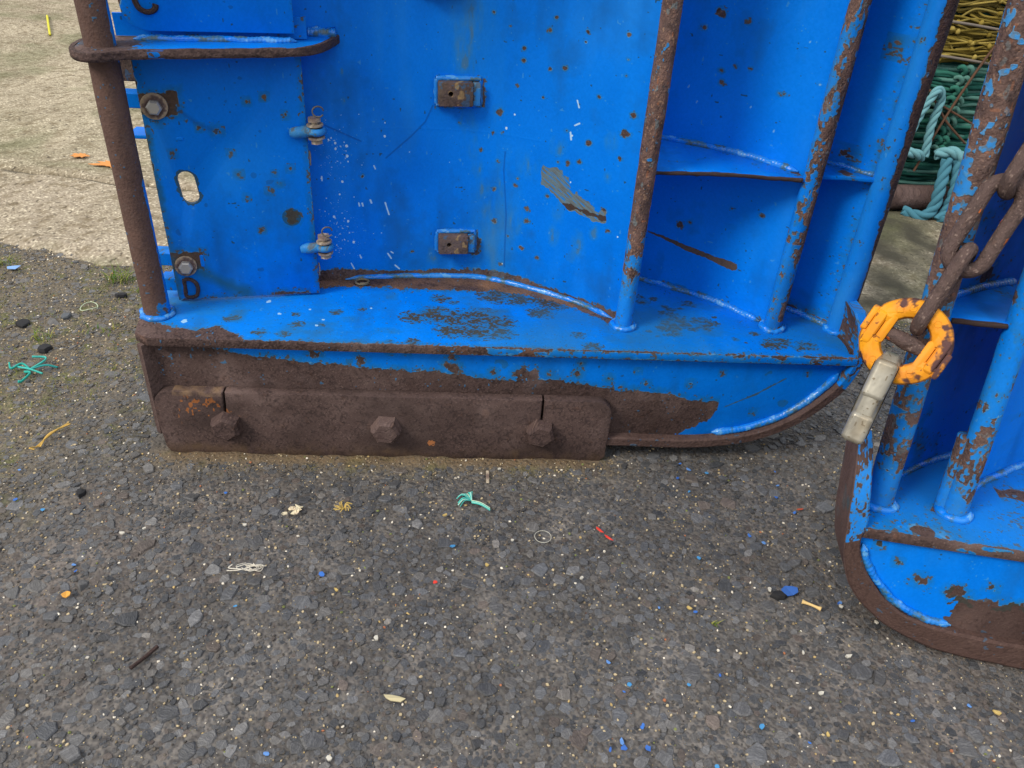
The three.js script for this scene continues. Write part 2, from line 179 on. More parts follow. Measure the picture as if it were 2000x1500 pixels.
const FLAKES=[[0.553,0.005],[0.566,0.023],[0.538,0.049],[0.598,0.034],[0.732,0.026],[0.724,0.066],[0.711,0.099],[0.552,0.086],[0.632,0.198],[0.652,0.214],[0.66,0.323],[0.532,0.25],[0.499,0.364],[0.444,0.356],[0.732,0.345],[0.375,0.492],[0.366,0.504],[0.351,0.455],[0.508,0.477],[0.544,0.556],[0.601,0.58],[0.352,0.578],[0.335,0.589],[0.469,0.612],[0.382,0.557],[0.736,0.343],[0.353,0.586],[0.46,0.492],[0.731,0.139],[-0.639,0.062],[-0.61,0.139],[-0.556,0.162],[-0.272,0.11],[-0.458,0.281],[-0.45,0.294],[-0.194,0.36],[-0.078,0.295],[-0.099,0.592],[0.385,0.587],[0.125,0.232],[0.384,0.554],[0.847,0.526],[0.755,0.549]];

// ---------------------------------------------------------------- ground
const soilAt = (x, z) => clamp(smooth(-.30, -.75, x + .18 * fbm(x * 3, z * 3 + 4, 3) + .25 * (z + .1)) * smooth(.75, .05, z + .2 * fbm(x * 4 + 9, z * 4, 2)) + .75 * Math.exp(-Math.pow((z - .02) / .035, 2)) * smooth(-.5, -.4, x) * smooth(.5, .4, x) + .5 * smooth(.45, .8, fbm(x * 2.2 + 20, z * 2.2 + 3, 3)) + .8 * smooth(-.25, -.6, z), 0, 1);
const bankAt = (x, z) => Math.exp(-Math.pow((z - .006) / .022, 2)) * smooth(-.47, -.36, x) * smooth(.44, .36, x);
const groundY = (x, z) => .0035 * fbm(x * 2.5, z * 2.5, 2) + .0022 * fbm(x * 14 + 3, z * 14, 3) + .006 * bankAt(x, z) * (.7 + .5 * vn(x * 40, z * 40)) - .001;
{
  // spacing: fine near the doors, stretched out to the horizon
  const axis = (a, b, n, far) => { const L = []; for (let i = 0; i <= n; i++) L.push(lerp(a, b, i / n)); const pre = [], post = []; for (let k = 1; k <= 14; k++) { const t = Math.pow(k / 14, 3) * far + .12 * k; pre.unshift(a - t); post.push(b + t); } return [...pre, ...L, ...post]; };
  const X = axis(-1.7, 1.9, 480, 60), Z = axis(-1.0, 1.0, 270, 60), pos = [], uv = [], idx = [];
  for (const z of Z) for (const x of X) { const near = smooth(3, 1.6, Math.abs(x)) * smooth(2.4, 1.0, Math.abs(z)); pos.push(x, groundY(x, z) * near + .0016 * near * fbm(x * 70, z * 70, 2), z); uv.push(x, z); }
  const w = X.length; for (let j = 0; j + 1 < Z.length; j++) for (let i = 0; i + 1 < w; i++) { const a = j * w + i; idx.push(a, a + w, a + 1, a + 1, a + w, a + w + 1); }
  const g = new THREE.BufferGeometry(); g.setAttribute('position', new THREE.Float32BufferAttribute(pos, 3)); g.setAttribute('uv', new THREE.Float32BufferAttribute(uv, 2)); g.setIndex(idx); g.computeVertexNormals();
  const fn = (x, z, c, s) => {
    const so = soilAt(x, z), a = fbm(x * 16, z * 16, 4), b = vn(x * 240, z * 240), d = vn(x * 520 + 8, z * 520), e = fbm(x * 3.3 + 8, z * 3.3, 3);
    c[0] = 86; c[1] = 83; c[2] = 80; mixc(c, [124, 119, 114], clamp(.35 + .9 * a)); mixc(c, [50, 49, 50], clamp(.8 * b + .25) * .65); mixc(c, [116, 103, 96], clamp(e * .9) * .5);
    mixc(c, [104, 95, 78], so * .6 + .1 * so * a); if (so > .2) mixc(c, [84, 90, 50], clamp(fbm(x * 30 + 4, z * 30, 3) * 1.6 - .2) * so * .9);
    mixc(c, [176, 156, 122], clamp(d - .45 - .1 * (1 - so)) * 1.5 * (.35 + .65 * so)); mixc(c, [58, 50, 42], clamp(-.5 - d + .3 * so) * .8);
    mixc(c, [112, 92, 68], .6 * bankAt(x, z) + .35 * bankAt(x, z) * d);
    s.q = .9; s.h = .45 + .2 * b + .16 * d + .18 * a;
  };
  struct('tarmac_ground', g, surf({ x0: -1.6, y0: -1.0, w: 3.4, h: 2.0, nx: 2048, ny: 1200, fn, bump: .006, spec: .25 }));
}
{ // concrete slabs behind: a worn edge towards the tarmac and an open joint between the two pours
  const fn = (x, z, c, s) => {
    const a = fbm(x * 9, z * 9, 4), b = vn(x * 130, z * 130), d = vn(x * 300 + 2, z * 300), e = fbm(x * 1.7, z * 1.7 + 5, 3), f = fbm(x * 40 + z * 30, z * 26 - x * 22, 4);
    c[0] = 140; c[1] = 130; c[2] = 111; mixc(c, [164, 153, 132], clamp(.35 + .7 * a)); mixc(c, [120, 109, 92], clamp(e * .9 + .15) * .8); mixc(c, [156, 144, 130], .45 * smooth(-1.5, -1.3, z) * clamp(.7 + a)); mixc(c, [112, 110, 84], clamp(fbm(x * 2.5 + 7, z * 2.5, 4) * 1.3 + .1) * .5 * smooth(-1.35, -1.6, z)); mixc(c, [108, 96, 76], clamp(-f * 1.4 - .1) * .9); mixc(c, [220, 210, 184], clamp(d * 1.5 + .5 * f - .45)); mixc(c, [84, 76, 60], clamp(-d * 1.4 - .62)); mixc(c, [58, 52, 44], clamp(-b - .62) * 2.2);
    const mossShade = smooth(.7, 1.1, x + .2 * a), mo = clamp(fbm(x * 4 + 2, z * 4, 3) * 1.3 - .2 + .75 * mossShade + .2 * a); mixc(c, [72, 78, 50], mo * .75); mixc(c, [64, 62, 54], mossShade * clamp(.55 + fbm(x * 12, z * 12 + 5, 4)) * .9);  // moss and dirt; the shade behind the doors is painted in as well
    s.q = .93; s.h = .5 + .25 * f + .12 * b + .12 * d + .2 * a;
  };
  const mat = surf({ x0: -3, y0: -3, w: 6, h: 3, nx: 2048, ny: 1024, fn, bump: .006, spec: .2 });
  const mk = (name, z0, z1, nz, edge) => {
    const pos = [], uv = [], idx = [], X = []; for (let i = 0; i <= 260; i++) X.push(lerp(-2.2, 2.6, i / 260)); for (let k = 1; k <= 10; k++) { X.unshift(-2.2 - k * k * .3); X.push(2.6 + k * k * .3); }
    for (let j = 0; j <= nz; j++) for (const x of X) { const t = j / nz; let z = lerp(z1(x), z0(x), Math.pow(t, 1.6)); let y = .010 + .004 * fbm(x * 5, z * 5 + 2, 3) + .004 * fbm(x * 26, z * 26, 3); y -= (.0125 + .008 * fbm(x * 22, z * 22 + 4, 3)) * smooth(edge > .005 ? .075 : .012, 0, z1(x) - z); if (j === 0) y = -.02; if (j === 1) { z = z1(x) - .001; y -= edge; } if (j === nz) { z = z0(x); y = -.02; } if (j === nz - 1) { z = z0(x) + .004; y -= .006; } pos.push(x, y, z); uv.push(x, z); }
    const w = X.length; for (let j = 0; j < nz; j++) for (let i = 0; i + 1 < w; i++) { const a = j * w + i; idx.push(a, a + 1, a + w, a + 1, a + w + 1, a + w); }
    const g = new THREE.BufferGeometry(); g.setAttribute('position', new THREE.Float32BufferAttribute(pos, 3)); g.setAttribute('uv', new THREE.Float32BufferAttribute(uv, 2)); g.setIndex(idx); g.computeVertexNormals(); struct(name, g, mat);
  };
  const joint = (x) => -1.40 + .19 * (x + 1.2) * smooth(.2, -1, x) + .018 * fbm(x * 6, 1, 3), front = (x) => interp(x, [[-1.6, -.87], [-1.108, -.846], [-.983, -.83], [-.897, -.785], [-.837, -.765], [-.742, -.782], [-.4, -.80], [1, -.84], [1.2, -.60], [1.6, -.57]]) + .03 * fbm(x * 8, 3, 4);
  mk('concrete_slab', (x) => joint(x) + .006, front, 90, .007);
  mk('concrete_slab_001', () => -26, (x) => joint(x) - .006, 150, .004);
}
// ---- stones set into the tarmac, grit on top of it: nobody could count them
const STONE_GEOS = [];
for (let v = 0; v < 9; v++) {
  const r = rng(100 + v), n = 6 + Math.floor(r() * 3), pos = [], ring = [], el = .5 + .45 * r();
  for (let k = 0; k < n; k++) { const a = (k + .5 * (r() - .5)) / n * Math.PI * 2, R = .74 + .5 * r(); ring.push([Math.cos(a) * R, Math.sin(a) * R * el]); }
  const tx = (r() - .5) * .35, tz = (r() - .5) * .35, L = [[1.0, -.8], [1.0, .1], [.86, .34]].map(([k, y]) => ring.map(([x, z]) => [x * k * (.96 + .08 * r()), y + (y > .1 ? x * tx + z * tz + .1 * (r() - .5) : 0), z * k])), top = [.3 * (r() - .5), .35 + .08 * r(), .3 * (r() - .5)];
  const tri = (a, b, c) => pos.push(...a, ...c, ...b);
  for (let l = 0; l < 2; l++) for (let k = 0; k < n; k++) { const m = (k + 1) % n; tri(L[l][k], L[l][m], L[l + 1][m]); tri(L[l][k], L[l + 1][m], L[l + 1][k]); }
  for (let k = 0; k < n; k++) tri(L[2][k], L[2][(k + 1) % n], top);
  const g = new THREE.BufferGeometry(); g.setAttribute('position', new THREE.Float32BufferAttribute(pos, 3)); g.computeVertexNormals(); STONE_GEOS.push(g);
}
{
  const r = rng(5), cell = .02, hash = new Map(), key = (i, j) => i * 4096 + j, put = [], X0 = -1.75, X1 = 2.0, Z0 = -.9, Z1 = 1.0;
  const blocked = (x, z) => (x > -.44 && x < .41 && z < .002 && z > -.2);
  const tryPut = (x, z, R, slack) => {
    const i = Math.floor((x - X0) / cell), j = Math.floor((z - Z0) / cell), m = 2;
    for (let a = -m; a <= m; a++) for (let b = -m; b <= m; b++) { const L = hash.get(key(i + a, j + b)); if (L) for (const q of L) { const d = (q[2] + R) * slack; if ((q[0] - x) ** 2 + (q[1] - z) ** 2 < d * d) return false; } }
    const kk = key(i, j); if (!hash.has(kk)) hash.set(kk, []); hash.get(kk).push([x, z, R]); return true;
  };
  const gauss = () => (r() + r() + r() - 1.5) / 1.5;
  for (const [N, a, b, slack, thin] of [[900, .012, .018, .85, .75], [26000, .0058, .0115, .72, .9], [190000, .0026, .0058, .70, 1], [120000, .0014, .0026, .74, 1]]) for (let k = 0; k < N; k++) {
    const x = lerp(X0, X1, r()), z = lerp(Z0, Z1, r()), so = soilAt(x, z), R = lerp(a, b, r() * r()); if (blocked(x, z) || r() < so * (a > .006 ? .9 : .55) || bankAt(x, z) > .5) continue;
    if (tryPut(x, z, R, slack)) put.push([x, z, R, a < .002 ? 2 : so]);
  }
  const mat = surf({ x0: 0, y0: 0, w: 1, h: 1, nx: 256, ny: 256, bump: .0016, spec: .7, fn: (x, y, c, s) => { const a = fbm(x * 20, y * 9, 4), b = vn(x * 110, y * 60); const v = 208 + 42 * a + 20 * b; c[0] = v; c[1] = v; c[2] = v; s.q = .44 + .16 * a; s.h = .5 + .3 * a + .2 * b; } });
  for (const g of STONE_GEOS) uvBy(g, (x, y, z) => [x * .21 + y * .1, z * .21 + y * .1]);
  const G = new THREE.Group(); G.name = 'tarmac_aggregate'; G.userData = { kind: 'stuff', label: 'dark angular stones set in the worn tarmac', category: 'stones' }; scene.add(G);
  const sets = STONE_GEOS.map(() => []); for (const p of put) sets[Math.floor(r() * STONE_GEOS.length)].push(p);
  const M = new THREE.Matrix4(), Q = new THREE.Quaternion(), E = new THREE.Euler(), P = new THREE.Vector3(), S = new THREE.Vector3(), C = new THREE.Color();
  sets.forEach((L, v) => {
    const im = new THREE.InstancedMesh(STONE_GEOS[v], mat, L.length); im.name = 'stones'; im.userData.kind = 'stuff'; im.castShadow = im.receiveShadow = true;
    L.forEach(([x, z, R, so], i) => {
      const flat = .42 + .3 * r(); E.set(.26 * gauss(), r() * 6.283, .26 * gauss()); Q.setFromEuler(E); S.set(R * 1.16, R * flat, R * 1.16); P.set(x, groundY(x, z) - R * flat * (-.08 + .36 * r() + .1 * Math.min(1, so)) + (r() < .05 ? .002 : 0), z); im.setMatrixAt(i, M.compose(P, Q, S));
      const t = r(), dust = so > 1.5 ? .55 + .45 * r() : clamp(.75 * r() * r() + .5 * so * r()); let c = t < .5 ? [100, 102, 106] : t < .68 ? [82, 84, 88] : t < .92 ? [117, 117, 118] : t < .985 ? [108, 98, 92] : [136, 132, 128]; const k = .85 + .3 * r();
      C.setRGB(lerp(c[0] * k, 122, dust) / 255, lerp(c[1] * k, 116, dust) / 255, lerp(c[2] * k, 109, dust) / 255, THREE.SRGBColorSpace); im.setColorAt(i, C);
    });
    G.add(im);
  });
  // grit
  const grit = new THREE.Group(); grit.name = 'loose_grit'; grit.userData = { kind: 'stuff', label: 'fine pale grit scattered over the tarmac', category: 'grit' }; scene.add(grit);
  const GL = []; for (let k = 0; k < 200000 && GL.length < 95000; k++) { const x = lerp(X0, X1, r()), z = lerp(Z0, Z1, r()), so = soilAt(x, z); if (blocked(x, z) || r() > .30 + .70 * so * (.6 + .5 * fbm(x * 9, z * 9 + 3, 2)) + .2 * clamp(fbm(x * 7 + 2, z * 7, 3))) continue; GL.push([x, z]); }
  const gm = plain(255, 255, 255, .85, .3);
  for (let v = 0; v < 3; v++) {
    const L = GL.filter((_, i) => i % 3 === v), im = new THREE.InstancedMesh(STONE_GEOS[v], gm, L.length); im.name = 'grit'; im.userData.kind = 'stuff'; im.castShadow = im.receiveShadow = true;
    L.forEach(([x, z], i) => {
      const R = .0006 + .0019 * Math.pow(r(), 3.6); E.set(gauss(), r() * 6.28, gauss()); Q.setFromEuler(E); S.set(R, R * .8, R); P.set(x, groundY(x, z) + R * .35 + .0012 * r(), z); im.setMatrixAt(i, M.compose(P, Q, S));
      const t = r(), c = t < .30 ? [176, 160, 128] : t < .38 ? [214, 206, 190] : t < .62 ? [92, 86, 78] : t < .80 ? [128, 114, 92] : t < .84 ? [176, 152, 104] : t < .85 ? [160, 104, 74] : t < .88 ? [116, 122, 74] : [70, 66, 62]; C.setRGB(c[0] / 255, c[1] / 255, c[2] / 255, THREE.SRGBColorSpace); im.setColorAt(i, C);
    });
    grit.add(im);
  }
}

// ---------------------------------------------------------------- paint and rust of the doors
const RUSTM = surf({ x0: 0, y0: 0, w: .5, h: .5, nx: 512, ny: 512, bump: .002, spec: .25, fn: (x, y, c, s) => rust(x, y, c, s) });
const BLUEM = surf({ x0: 0, y0: 0, w: .5, h: .5, nx: 512, ny: 512, bump: .0006, fn: (x, y, c, s) => { const d = fbm(x * 22 + 4, y * 22, 3) * .02 - .0125; steel(x, y, c, s, d, .004); } });
const WELDM = surf({ x0: 0, y0: 0, w: 1, h: .3, nx: 128, ny: 512, bump: .0016, spec: .9, fn: (x, y, c, s) => { paint(x, y * 2, c, s); mixc(c, [64, 132, 200], clamp(.35 + .6 * fbm(x * 3, y * 60, 3))); const k = fbm(x * 4 + 8, y * 60, 4); if (k > .12) mixc(c, [72, 96, 104], clamp(k * 3 - .3)); if (k < -.38) mixc(c, [150, 186, 210], .5); s.q = .24 + .25 * Math.max(0, k); } });
const mainMat = surf({
  x0: -.24, y0: .235, w: .69, h: .57, nx: 1240, ny: 1024, bump: .0014, fn: (x, y, c, s) => {
    const e = edgeN(x, y, .0022);
    let d = chips(x, y, MAIN_CHIPS) + e;
    for (const [bx, by] of [[.114, .60], [.114, .318]]) { const q = Math.max(Math.abs(x - bx - .005) - .046, Math.abs(y - by) - .030); d = Math.max(d, -.001 - q + 3 * e - .005); } // rusted collar round each pad block
    d = Math.max(d, .262 + .008 * vn(x * 9, 2) - y + 2.2 * e - .004); // rust creeping up from the shelf
    const sc = inPoly(x + e * 1.6 + .002 * vn(x * 500, y * 60), y + e * 1.6, SCRAPE);
    steel(x, y, c, s, d, .0017);
    const rub = clamp(1.2 - Math.abs(x - .125 + .02 * vn(y * 5, 3)) / .055) * smooth(.50, .60, y) * clamp(.55 + .9 * fbm(x * 14, y * 7, 4)); mixc(c, [98, 140, 178], clamp(rub * (.5 + .8 * fbm(x * 60, y * 8 + 3, 3))) * .7); const rub2 = clamp(1.1 - Math.abs(x - .165 + .03 * vn(y * 6, 8)) / .05) * smooth(.54, .46, y) * clamp(.25 + 1.3 * fbm(x * 34, y * 9 + 6, 4)); mixc(c, [96, 124, 140], rub2 * .6); // chalky rubbed strip
    if (d < 0) { for (const [gx, gy, gr] of MAIN_GREY) { const r = Math.hypot((x - gx) * 1.0, (y - gy) * .62); if (r < gr * 1.5) { const k = clamp(1.35 - r / gr + .9 * fbm(x * 60, y * 34, 3)); const kk = k * clamp(.55 + 1.2 * fbm(x * 120, y * 40, 3)); mixc(c, [84, 122, 150], kk * .42); if (kk > .75) mixc(c, [108, 100, 86], .55 * clamp(kk - .5)); s.q += .12 * k; } } }
    if (sc) { const comb = vn(x * 60 - y * 40, (x + y * 1.4) * 420); mixc(c, [112, 118, 112], .85); mixc(c, [96, 84, 72], clamp(comb * .9 + .1) * .8); if (comb < -.55) mixc(c, BLUE, .7); s.q = .7; s.h = .38 + .12 * comb; if (lineDist(x, y, SCRAPE_LINE) < .004 + 2 * e) { mixc(c, [62, 46, 40], .85); s.h -= .1; } }
    for (const [px, py, pr] of SPLAT) { const r = Math.hypot(x - px, (y - py) * .8); if (r < pr * 1.1 + e * .4) mixc(c, [206, 224, 236], .92); }
    for (const [ax, ay, bx, by] of STREAK) { if (Math.abs(x - ax) < .06 && Math.abs(y - ay) < .06 && segDist(x, y, ax, ay, bx, by) < .0014 + e * .2) mixc(c, [196, 218, 234], .85); }
    const spk = Math.exp(-(((x + .105) / .04) ** 2)) * (Math.exp(-(((y - .50) / .05) ** 2)) + Math.exp(-(((y - .34) / .06) ** 2))); if (spk > .15 && vn(x * 480 + 3, y * 480) + .25 * spk > .985) mixc(c, [196, 214, 230], .85);
    for (const L of [DLINE, DLINE2, DLINE3]) { const q = lineDist(x, y, L); if (q < .0022) { mixc(c, [10, 64, 140], .55 * (1 - q / .0022)); s.h += .08; } }
    const sm = lineDist(x, y, SEAM); if (sm < .003) s.h += .12 * (1 - sm / .003);
  } });
const foil2Mat = surf({ x0: .38, y0: .235, w: .34, h: .57, nx: 512, ny: 860, bump: .0008, fn: (x, y, c, s) => {
  const e = edgeN(x, y, .0022); let d = chips(x, y, FOIL2_CHIPS) + e; d = Math.max(d, .252 - y + 2 * e - .004); const bar = inPoly(x, y + e * .8, FOIL2_BAR); if (bar) d = Math.max(d, .002); steel(x, y, c, s, d, .002);
  if (bar) mixc(c, [92, 80, 70], .5);
  for (const [px, py, pr] of FOIL2_WHITE) if (Math.hypot((x - px) * 1.6, y - py - (x - px)) < pr + e) mixc(c, [120, 170, 220], .8);
} });
const foil3Mat = surf({ x0: .62, y0: .235, w: .24, h: .57, nx: 320, ny: 760, bump: .0008, fn: (x, y, c, s) => { const e = edgeN(x, y, .0025); let d = chips(x, y, FOIL3_CHIPS) + e - .001; d = Math.max(d, .255 - y + 2 * e - .004, x - .818 + 3 * e - .012); steel(x, y, c, s, d, .009); } });
// shelf: u = x, v = z on top, folded down over the front edge
const ZF = -.005;
const shelfMat = surf({
  x0: -.46, y0: -.37, w: 1.32, h: .42, nx: 1980, ny: 630, bump: .002, fn: (x, z, c, s) => {
    const e = edgeN(x, z, .0035), front = z > ZF;
    let d = -1;
    if (!front) {
      d = Math.max(d, z - interp(x, SHELF_RUST_EDGE) + 1.6 * e - (x > -.22 ? .05 * (x + .22) : 0) - (x > -.25 ? .004 : 0));
      const arc = interp(x, [[-.22, -.222], [-.143, -.24], [-.017, -.268], [.104, -.28], [.186, -.272], [.277, -.229], [.353, -.181], [.414, -.124]]);
      if (x > -.16 && x < .42) d = Math.max(d, arc + .030 + .030 * smooth(-.15, .1, x) * smooth(.3, .12, x) - z + 2.4 * e);
      d = Math.max(d, z - ZF + .0022 + 1.1 * e);
      const grain = .55 * fbm(x * 70, z * 150, 3) + .75 * fbm(x * 260, z * 420, 2); let k = 0; for (const [px, pz, pr] of SHELF_SPOTS) { const q = Math.hypot((x - px) * .85, (z - pz) * 1.0); if (q < pr * 1.7) k = Math.max(k, 1 - q / (pr * 1.7)); }
      steel(x, z, c, s, d, .005, d > -.01 && z < -.15 ? .3 : 0); if (d > 0 && z < -.14) mixc(c, [142, 106, 78], clamp(.45 + fbm(x * 22, z * 40, 4)) * .75);
      if (d < 0 && k > 0) { mixc(c, [54, 98, 130], clamp(k * 1.8) * .55); const t = Math.sqrt(k) * .75 + grain * 1.15 - .42; if (t > -.12) { mixc(c, [44, 78, 98], clamp((t + .12) * 2) * .8); if (t > .16 + .1 * vn(x * 300, z * 300)) mixc(c, [70, 58, 46], .85); s.q = lerp(s.q, .85, clamp(t * 2)); s.h -= .1 * clamp(t * 3); } }
      const dust = clamp(fbm(x * 6 + 9, z * 9 + 2, 4) * 1.4 + .35 + .3 * grain); if (d < 0) { mixc(c, [48, 108, 156], dust * .6); mixc(c, [70, 92, 104], clamp(fbm(x * 15 + 3, z * 22, 4) * 1.7 - .35) * .55); if (vn(x * 300 + 6, z * 300) > .86) mixc(c, [70, 78, 80], .7); }
      for (const [px, pz, pr] of SHELF_WHITE) if (Math.hypot(x - px, z - pz) < pr + e) mixc(c, [178, 206, 222], .8);
    } else { // front edge
      const cov = interp(x, [[-.46, 1], [-.05, 1], [.02, .5], [.1, .25], [.24, .15], [.27, -.2], [.45, -.18], [.8, -.1]]), n = fbm(x * 26, z * 60, 4);
      d = (cov + n * .9 - .15) * .01; d = Math.max(d, (.0022 - (z - ZF)) * .7 + .4 * e, (z - ZF) - .0165 + .6 * e); steel(x, z, c, s, d, .003, .15);
    }
  } });
const skirtMat = surf({
  x0: -.45, y0: 0, w: 1.33, h: .26, nx: 1600, ny: 320, bump: .0022, fn: (x, y, c, s) => {
    const e = edgeN(x, y, .003), E2 = SKIRT_EDGE.slice(0, 17); let d = interp(x, E2) - y + 1.5 * e; if (x < -.30) d = .02; if (x > .611) d = -1; if (x > .50 && y < interp(x, [[.50, .02], [.545, .053], [.565, .066], [.60, .09], [.614, .118]]) + 2 * e) d = Math.min(d, -1);
    d = Math.max(d, chips(x, y, SKIRT_CHIPS) + e); const rl = lineDist(x, y, RUST_LINE); steel(x, y, c, s, d, .006);
    if (rl < .0012 + e * .5) mixc(c, [84, 80, 72], .7);
    if (d > 0) { s.h = .5 + (s.h - .5) * .6; mixc(c, [112, 98, 98], clamp(fbm(x * 11, y * 15 + 3, 3) * 1.8 - .25) * .85); mixc(c, [58, 45, 41], clamp(fbm(x * 26, y * 9 + 8, 4) * 1.4 - .1) * .6); }
    else if (fbm(x * 30 + 5, y * 30, 3) > .5) mixc(c, [60, 92, 110], .4);
  } });
const wearMat = surf({
  x0: -.42, y0: -.05, w: .86, h: .24, nx: 1200, ny: 330, bump: .003, spec: .3, fn: (x, y, c, s) => {
    rust(x, y, c, s); mixc(c, [52, 42, 40], clamp(fbm(x * 7 + 2, y * 12, 4) * 1.6 + .1) * .6); mixc(c, [110, 92, 88], clamp(fbm(x * 9 + 8, y * 11 + 4, 4) * 1.5 - .2) * .5); s.h = .5 + (s.h - .5) * .3; mixc(c, [92, 74, 58], .75 * smooth(.035, .0, y + .022 * fbm(x * 20, y * 20, 3)) * clamp(.6 + fbm(x * 60, y * 60, 3))); // dried mud splashed up from the ground
    const o = Math.exp(-((((x + .33) / .04) ** 2) + (((y - .10) / .022) ** 2))); if (fbm(x * 130, y * 100, 2) + .5 * o > .62) mixc(c, [166, 98, 48], .7 * clamp(o * 3)); if (Math.hypot(x - .079, y - .036) < .006 + .003 * vn(x * 500, y * 500)) mixc(c, [176, 112, 66], .8);
    if (x < -.29 && x > -.375 && y > .128) mixc(c, [150, 122, 88], .5 * clamp(.6 + fbm(x * 80, y * 80, 2)));
  } });
const flapMat = surf({ // u = along the flap from its left edge, v = height
  x0: -.02, y0: .235, w: .30, h: .45, nx: 640, ny: 960, bump: .0007, fn: (x, y, c, s) => {
    const e = edgeN(x, y, .0022); let d = chips(x, y, FLAP_CHIPS) + 1.6 * e;
    const box = (cx, cy, hx, hy) => -Math.max(Math.abs(x - cx) - hx, Math.abs(y - cy) - hy);
    d = Math.max(d, box(.018, .592, .037, .017) + 1.5 * e, box(.05, .603, .008, .010) + e, box(.022, .322, .034, .017) + 2 * e, box(.046, .326, .008, .012) + 1.5 * e, .0028 - x + 1.2 * e - .001, .2465 - y + 2.2 * e, x - .2515 + 1.3 * e - .001);
    if (x > .17 && x < .235) d = Math.max(d, .252 - y + 2 * e);
    steel(x, y, c, s, d, .005);
    if (d > 0 && y > .29) mixc(c, [86, 70, 54], .5);
    const run = lineDist(x, y, [[.05, .30], [.09, .272], [.12, .256]]); if (run < .018) mixc(c, [38, 92, 118], clamp(1 - run / .018 + .4 * fbm(x * 50, y * 50, 3)) * .75);
    const run2 = lineDist(x, y, [[.055, .585], [.085, .56], [.11, .55]]); if (run2 < .006) mixc(c, [20, 78, 150], .45 * (1 - run2 / .006));
    const sl = lineDist(x, y, [[.0495, .47], [.0525, .442]]) - .0145; if (sl < .003 + 2 * e) mixc(c, [70, 72, 64], .7);
    const lf = smooth(.014, .002, x + 3 * e) * smooth(-.2, .3, fbm(3, y * 20, 3) + .2); mixc(c, [40, 82, 104], lf * .6);
    if (Math.hypot(x - .214, y - .399) < .016) mixc(c, [52, 62, 58], .5);
    if (fbm(x * 40 + 7, y * 40, 3) > .62) mixc(c, [24, 84, 150], .5);
    mixc(c, [54, 136, 214], clamp(fbm(x * 8, y * 6 + 4, 3) - .25) * .6);
  } });
// posts: u turns once round (.5 faces the viewer), v = height
function postMat(seed, cov, extra, tint = .5, nx = 160, pale = .55, bump = .0026) {
  return surf({ x0: 0, y0: .2, w: 1, h: .66, nx, ny: 1056, bump, spec: .3, fn: (u, y, c, s) => {
    const x = u * .14 + seed, e = fbm(x * 45, y * 45, 4) + .35 * vn(x * 190, y * 190), d = (cov(u, y) + e * 1.25) * .010; steel(x, y, c, s, d, .0035, .1);
    if (d > 0) { mixc(c, [126, 98, 88], tint * clamp(.5 + fbm(x * 90 + 3, y * 70, 3))); if (vn(x * 330, y * 300 + 2) > .62) mixc(c, [186, 150, 118], .6 * tint); if (vn(x * 120 + 4, y * 130) > .74) mixc(c, [176, 104, 66], .55 * tint); if (fbm(x * 70 + 9, y * 60 + 1, 3) > .42) mixc(c, [104, 128, 136], .7 * tint); s.h += .1 * fbm(x * 60, y * 60, 2); }
    else mixc(c, [84, 138, 186], clamp(.35 + .7 * fbm(x * 14, y * 6, 3)) * pale);
    if (extra) extra(u, y, c, s);
  } });
}
const sideW = (u, a, b) => smooth(a, b, u);
const post0Mat = postMat(1, (u, y) => 1.2 - 2.1 * sideW(u, .68, .76) * smooth(.0, .3, vn(2, y * 7) + .45) - 1.6 * smooth(.292, .25, y) * sideW(u, .5, .62), (u, y, c, s) => { mixc(c, [98, 76, 68], c[2] < 120 ? .62 : 0); }, .15, 160, .55, .0014);
const post1Mat = postMat(2, (u, y) => lerp(-.6, .8, smooth(.30, .48, y)) - .9 * sideW(u, .58, .72) * .6 + .45 * sideW(u, .6, .7) * smooth(.45, .3, y), null, .75);
const post2Mat = postMat(3, (u, y) => lerp(-.5, -.02, smooth(.3, .65, y)) + .6 * sideW(u, .44, .58) + (Math.abs(y - .43) < .012 ? .7 : 0) + (Math.abs(y - .285) < .02 ? .55 * sideW(u, .45, .6) : 0) - .5 * smooth(.4, .2, u), null, .6);
const post3Mat = postMat(4, (u, y) => -1.15 + 2.5 * sideW(u, lerp(.56, .40, smooth(.25, .75, y)), lerp(.66, .52, smooth(.25, .75, y))), (u, y, c, s) => { if (c[2] < 130) mixc(c, [62, 46, 42], .45); }, .35);
const ledgeMat = surf({ x0: -.5, y0: -.4, w: .5, h: .45, nx: 500, ny: 450, bump: .001, fn: (x, z, c, s) => { const e = edgeN(x, z, .004); const d = Math.max(-.355 - x + 2.5 * e, z - .5 + (z > .3 ? 1 : 0)) ; steel(x, z, c, s, d, .012); mixc(c, [40, 110, 170], clamp(fbm(x * 20, z * 20, 3) + .2) * .5); } });
const rimMat = surf({ x0: 0, y0: 0, w: 1.4, h: .30, nx: 1400, ny: 300, bump: .0028, spec: .3, fn: (x, y, c, s) => { const e = edgeN(x, y, .004); const d = (x > 1.13 ? (y < .188 ? -.004 : .0015) : .02) + 2.6 * e; steel(x, y, c, s, d, .006); if (d > 0) { mixc(c, [72, 54, 49], .4); mixc(c, [106, 92, 88], clamp(fbm(x * 5, y * 70, 3) * 1.5 - .2) * .6); } } });
const boltMat = plain(172, 168, 160, .42, .6, { metalness: .45 }), washerMat = surf({ x0: -.05, y0: -.05, w: .1, h: .1, nx: 128, ny: 128, bump: .0008, spec: .4, fn: (x, y, c, s) => { const r = Math.hypot(x, y); rust(x, y, c, s, .2); mixc(c, [168, 150, 124], smooth(.013, .019, r + .003 * vn(x * 300, y * 300)) * .8); s.q = .65; } });
